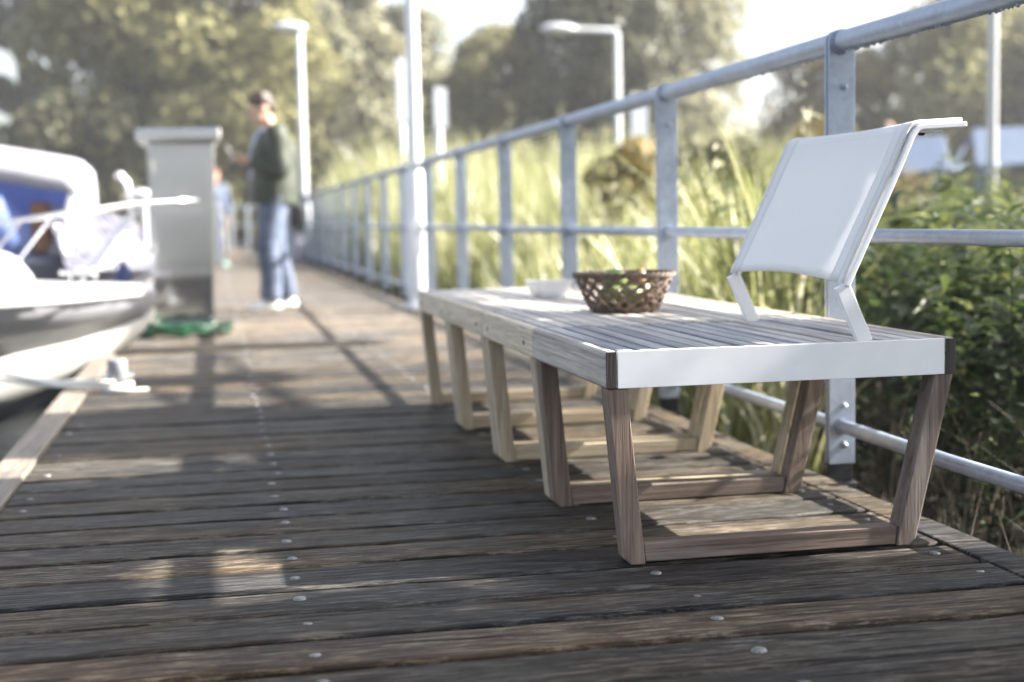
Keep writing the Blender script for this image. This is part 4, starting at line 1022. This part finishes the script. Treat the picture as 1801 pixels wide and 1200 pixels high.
def blades(P, H, Wd, rg, bend=.35, seg=4):
    """tapering bent grass blades rooted at P"""
    n = len(P); a = rg.uniform(0, 2*pi, n); b = bend*rg.uniform(.2, 1.4, n)*H
    fa = a+rg.uniform(-1.2, 1.2, n); sx, sy = -np.sin(fa)*Wd/2, np.cos(fa)*Wd/2
    rows = []
    for k in range(seg+1):
        f = k/seg; wv = (1-f**1.6)*.9+.04
        cx = P[:, 0]+np.cos(a)*b*f**2; cy = P[:, 1]+np.sin(a)*b*f**2; cz = P[:, 2]+H*(f-.22*(b/H)*f**2.5)
        rows.append((np.stack([cx-sx*wv, cy-sy*wv, cz], 1), np.stack([cx+sx*wv, cy+sy*wv, cz], 1)))
    V = np.stack([r for pr_ in rows for r in pr_], 1).reshape(-1, 3); m = 2*(seg+1)
    base = (np.arange(n)*m)[:, None, None]; q = np.array([[2*k, 2*k+1, 2*k+3, 2*k+2] for k in range(seg)])[None]
    return V, (base+q).reshape(-1, 4)
rg = np.random.default_rng(31); n = 21000
Yr = 4.2+27*rg.random(n)**1.35; Xr = 2.05+(1.2+Yr*.36)*rg.random(n)**1.15
keep = (Xr/Yr < .44)
Xr, Yr = Xr[keep], Yr[keep]; n = len(Xr)
zr = np.array([gz(a, b) for a, b in zip(Xr, Yr)])-.03
Hr = rg.uniform(.65, 1.28, n)*np.where(Yr < 9, 1.0, 1.12)*(1+.2*np.sin(Xr*1.3+Yr*.7)+.16*np.sin(Xr*3.7-Yr*2.3))*np.clip((Xr-1.7)/.8, .55, 1)
Hr = np.minimum(Hr, 1.75)
V, F = blades(np.stack([Xr, Yr, zr], 1), Hr, rg.uniform(.016, .04, n), rg, .38)
tone = np.repeat(np.clip(rg.normal(.50, .26, n)+.22*np.sin(Xr*3.1+1.3*np.sin(Yr*1.7))*np.cos(Yr*1.3), 0, 1), 4)
tag(fastmesh('reeds', V, F, tone, M['reed']), 'yellow-green reeds growing along the railing', 'reeds', None, 'stuff')
# seed plumes
n = 420; ii = rg.integers(0, len(Xr), n); Pp = np.stack([Xr[ii], Yr[ii], zr[ii]+Hr[ii]*1.05], 1)
k = 12; Pm = np.repeat(Pp, k, 0)+rg.normal(size=(n*k, 3))*np.array([.03, .03, .075])
V, F = leafcards(Pm, .07, .016, rg, .3); tag(fastmesh('reed_plumes', V, F, np.clip(rg.normal(.85, .12, n*k), 0, 1), M['reed']), 'pale seed plumes on the tips of the reeds', 'plumes', None, 'stuff')

# leafy undergrowth on the bank to the right
def herbs(n, xr, yr, hmin, hmax, seed, leaf=.10, wd=.026, per=22, keepf=None):
    rg = np.random.default_rng(seed); X = rg.uniform(*xr, n); Y = rg.uniform(*yr, n)
    if keepf is not None:
        kf = keepf(X, Y); X, Y = X[kf], Y[kf]; n = len(X)
    z = np.array([gz(a, b) for a, b in zip(X, Y)])
    H = rg.uniform(hmin, hmax, n)*(1+.16*np.sin(X*2.7)*np.cos(Y*2.1))
    lx, ly = rg.normal(0, .12, n), rg.normal(0, .12, n)
    Vs = []; Fs = []; Ts = []; off = 0
    f = rg.uniform(.05, 1.0, (n, per))**.8; a = np.cumsum(np.full((n, per), 2.4), 1)+rg.uniform(0, 6, n)[:, None]
    bx = X[:, None]+lx[:, None]*f**2; by = Y[:, None]+ly[:, None]*f**2; bz = z[:, None]+H[:, None]*f
    d = np.stack([np.cos(a), np.sin(a), rg.uniform(-.35, .75, (n, per))], 2); d /= np.linalg.norm(d, axis=2)[..., None]
    s = np.cross(d, np.array([0, 0, 1.0])); s /= np.linalg.norm(s, axis=2)[..., None]
    s = s+rg.normal(0, .25, s.shape)
    L = (leaf*rg.uniform(.55, 1.5, n)[:, None]*rg.uniform(.5, 1.4, (n, per))*(1.15-.5*f))[..., None]; W_ = (wd*rg.uniform(.7, 1.3, (n, per)))[..., None]
    P0 = np.stack([bx, by, bz], 2); dn = np.array([0, 0, -1.0])
    p1 = P0+d*L*.4+s*W_/2; p2 = P0+d*L*.4-s*W_/2; pm = P0+d*L*.45+dn*W_*.18; tip = P0+d*L+dn*L*.28
    V = np.stack([P0, p1, tip, pm, P0, pm, tip, p2], 2).reshape(-1, 3)
    F = np.arange(len(V)).reshape(-1, 4)
    T = np.repeat(np.clip(rg.normal(.37, .18, (n, per))+.75*np.maximum(f-.62, -.25), 0, 1).ravel(), 2)  # painted light: upper leaves yellow-bright as if sunlit, lower ones dark
    # stems
    Vst, Fst = blades(np.stack([X, Y, z], 1), H*1.0, np.full(n, .007), rg, .08, 3)
    V = np.concatenate([V, Vst]); F = np.concatenate([F, Fst+len(T)*4]); T = np.concatenate([T, np.full(len(Fst), .05)])
    return V, F, T
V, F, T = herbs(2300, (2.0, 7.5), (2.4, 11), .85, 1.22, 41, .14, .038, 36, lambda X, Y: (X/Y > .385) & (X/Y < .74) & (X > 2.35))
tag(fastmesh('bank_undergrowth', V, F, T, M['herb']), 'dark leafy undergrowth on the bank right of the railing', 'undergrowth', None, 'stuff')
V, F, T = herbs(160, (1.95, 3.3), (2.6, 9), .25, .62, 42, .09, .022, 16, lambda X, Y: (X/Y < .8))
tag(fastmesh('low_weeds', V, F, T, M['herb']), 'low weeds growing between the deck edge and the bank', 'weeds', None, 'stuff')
rg = np.random.default_rng(50); n = 2600
Xs = rg.uniform(1.72, 3.0, n); Ys = rg.uniform(2.3, 8, n); zs = np.array([gz(a, b) for a, b in zip(Xs, Ys)])-.02
V, F = blades(np.stack([Xs, Ys, np.maximum(zs, -.62)], 1), rg.uniform(.25, .72, n), rg.uniform(.003, .007, n), rg, .75, 6)
tag(fastmesh('dry_stems', V, F, np.repeat(rg.random(n), 6), M['straw']), 'dry drooping grass stems beside the deck edge', 'dry grass', None, 'stuff')

# the big tree right of the jetty, beside the camera, whose crown throws the shade on the deck
tx, ty = 6.6, 1.0
sh = thing('shade_tree', (tx, ty, gz(tx, ty)), 'large leafy tree right of the jetty that shades the near deck', 'tree')
tb = MB(); tb.tube([(tx, ty, -.5), (tx-.1, ty, 1.3), (tx+.05, ty+.1, 2.8), (tx, ty, 5.6)], [.24, .19, .15, .05], 12)
rg = np.random.default_rng(77); Ps = []; Lm = []
def shade(x0, x1, y0, y1, h0, h1, n, jit=.05):
    """leaves whose shadow falls on the deck area given (sun slope 1.48 across, .13 along)"""
    h = rg.uniform(h0, h1, n); X = rg.uniform(x0, x1, n); Y = rg.uniform(y0, y1, n)+rg.normal(0, jit, n)
    Ps.append(np.stack([X+1.48*h, Y-.07*h, h], 1))
    hm = (h0+h1)/2; Lm.append(Vector(((x0+x1)/2+1.48*hm, (y0+y1)/2-.07*hm, hm)))
shade(-1.2, 2.2, -1.2, 2.69, 2.6, 4.4, 8600)
shade(-1.1, -.2, 2.74, 3.22, 2.6, 3.2, 420)
shade(.14, .62, 3.06, 3.5, 2.2, 2.7, 560)
shade(-.95, .12, 3.26, 4.10, 2.5, 3.1, 2500)
shade(.1, .55, 3.3, 3.56, 2.4, 2.8, 380)
shade(-1.0, .15, 4.62, 5.62, 3.1, 3.8, 2600)
shade(-1.0, .3, 6.55, 6.85, 3.9, 4.4, 420)
shade(-1.0, .9, 8.2, 8.6, 4.9, 5.5, 800)
for q in range(46):
    a = rg.uniform(0, 2*pi); hh = rg.uniform(4.6, 9.5); r_ = 4.8*sqrt(rg.random())*(1-.3*abs(hh-6.5)/3)
    c_ = np.array([tx+.6+r_*cos(a), ty-2.6+r_*sin(a), hh])
    if c_[1]+.07*hh > 2.0-.55: c_[1] = 1.3-.07*hh
    u = rg.normal(size=(330, 3)); u /= np.linalg.norm(u, axis=1)[:, None]; Ps.append(c_+u*(rg.uniform(.2, 1, 330)**.5)[:, None]*np.array([1.1, .55, .8]))
    if q % 4 == 0: Lm.append(Vector(c_))
for e in Lm:
    s0 = Vector((tx, ty, min(e.z-.4, 3.6))); tb.tube([s0, s0.lerp(e, .5)+Vector((0, 0, .15)), e], [.075, .05, .02], 8)
part('trunk', tb, M['bark'], sh)
V, F = leafcards(np.concatenate(Ps), .19, .10, rg, .2)
fastmesh('crown', V, F, np.clip(rg.normal(.5, .2, len(F)), 0, 1), M['willow'], sh, (tx, ty, gz(tx, ty)))

# ------------------------------------------------------------------ haze
hz_ = MB().box((-70, -12, -2.6), (75, 85, 17))
hm, hnt, hb = newmat('haze_air'); hnt.nodes.remove(hb)
pv = N(hnt, 'ShaderNodeVolumePrincipled'); pv.inputs['Color'].default_value = (.93, .95, 1, 1); pv.inputs['Density'].default_value = .0010; pv.inputs['Anisotropy'].default_value = .2
hnt.links.new(pv.outputs[0], hnt.nodes['Material Output'].inputs['Volume'])
tag(mesh_obj('haze', hz_, hm), 'thin pale haze over the harbour', 'haze', None, 'stuff')
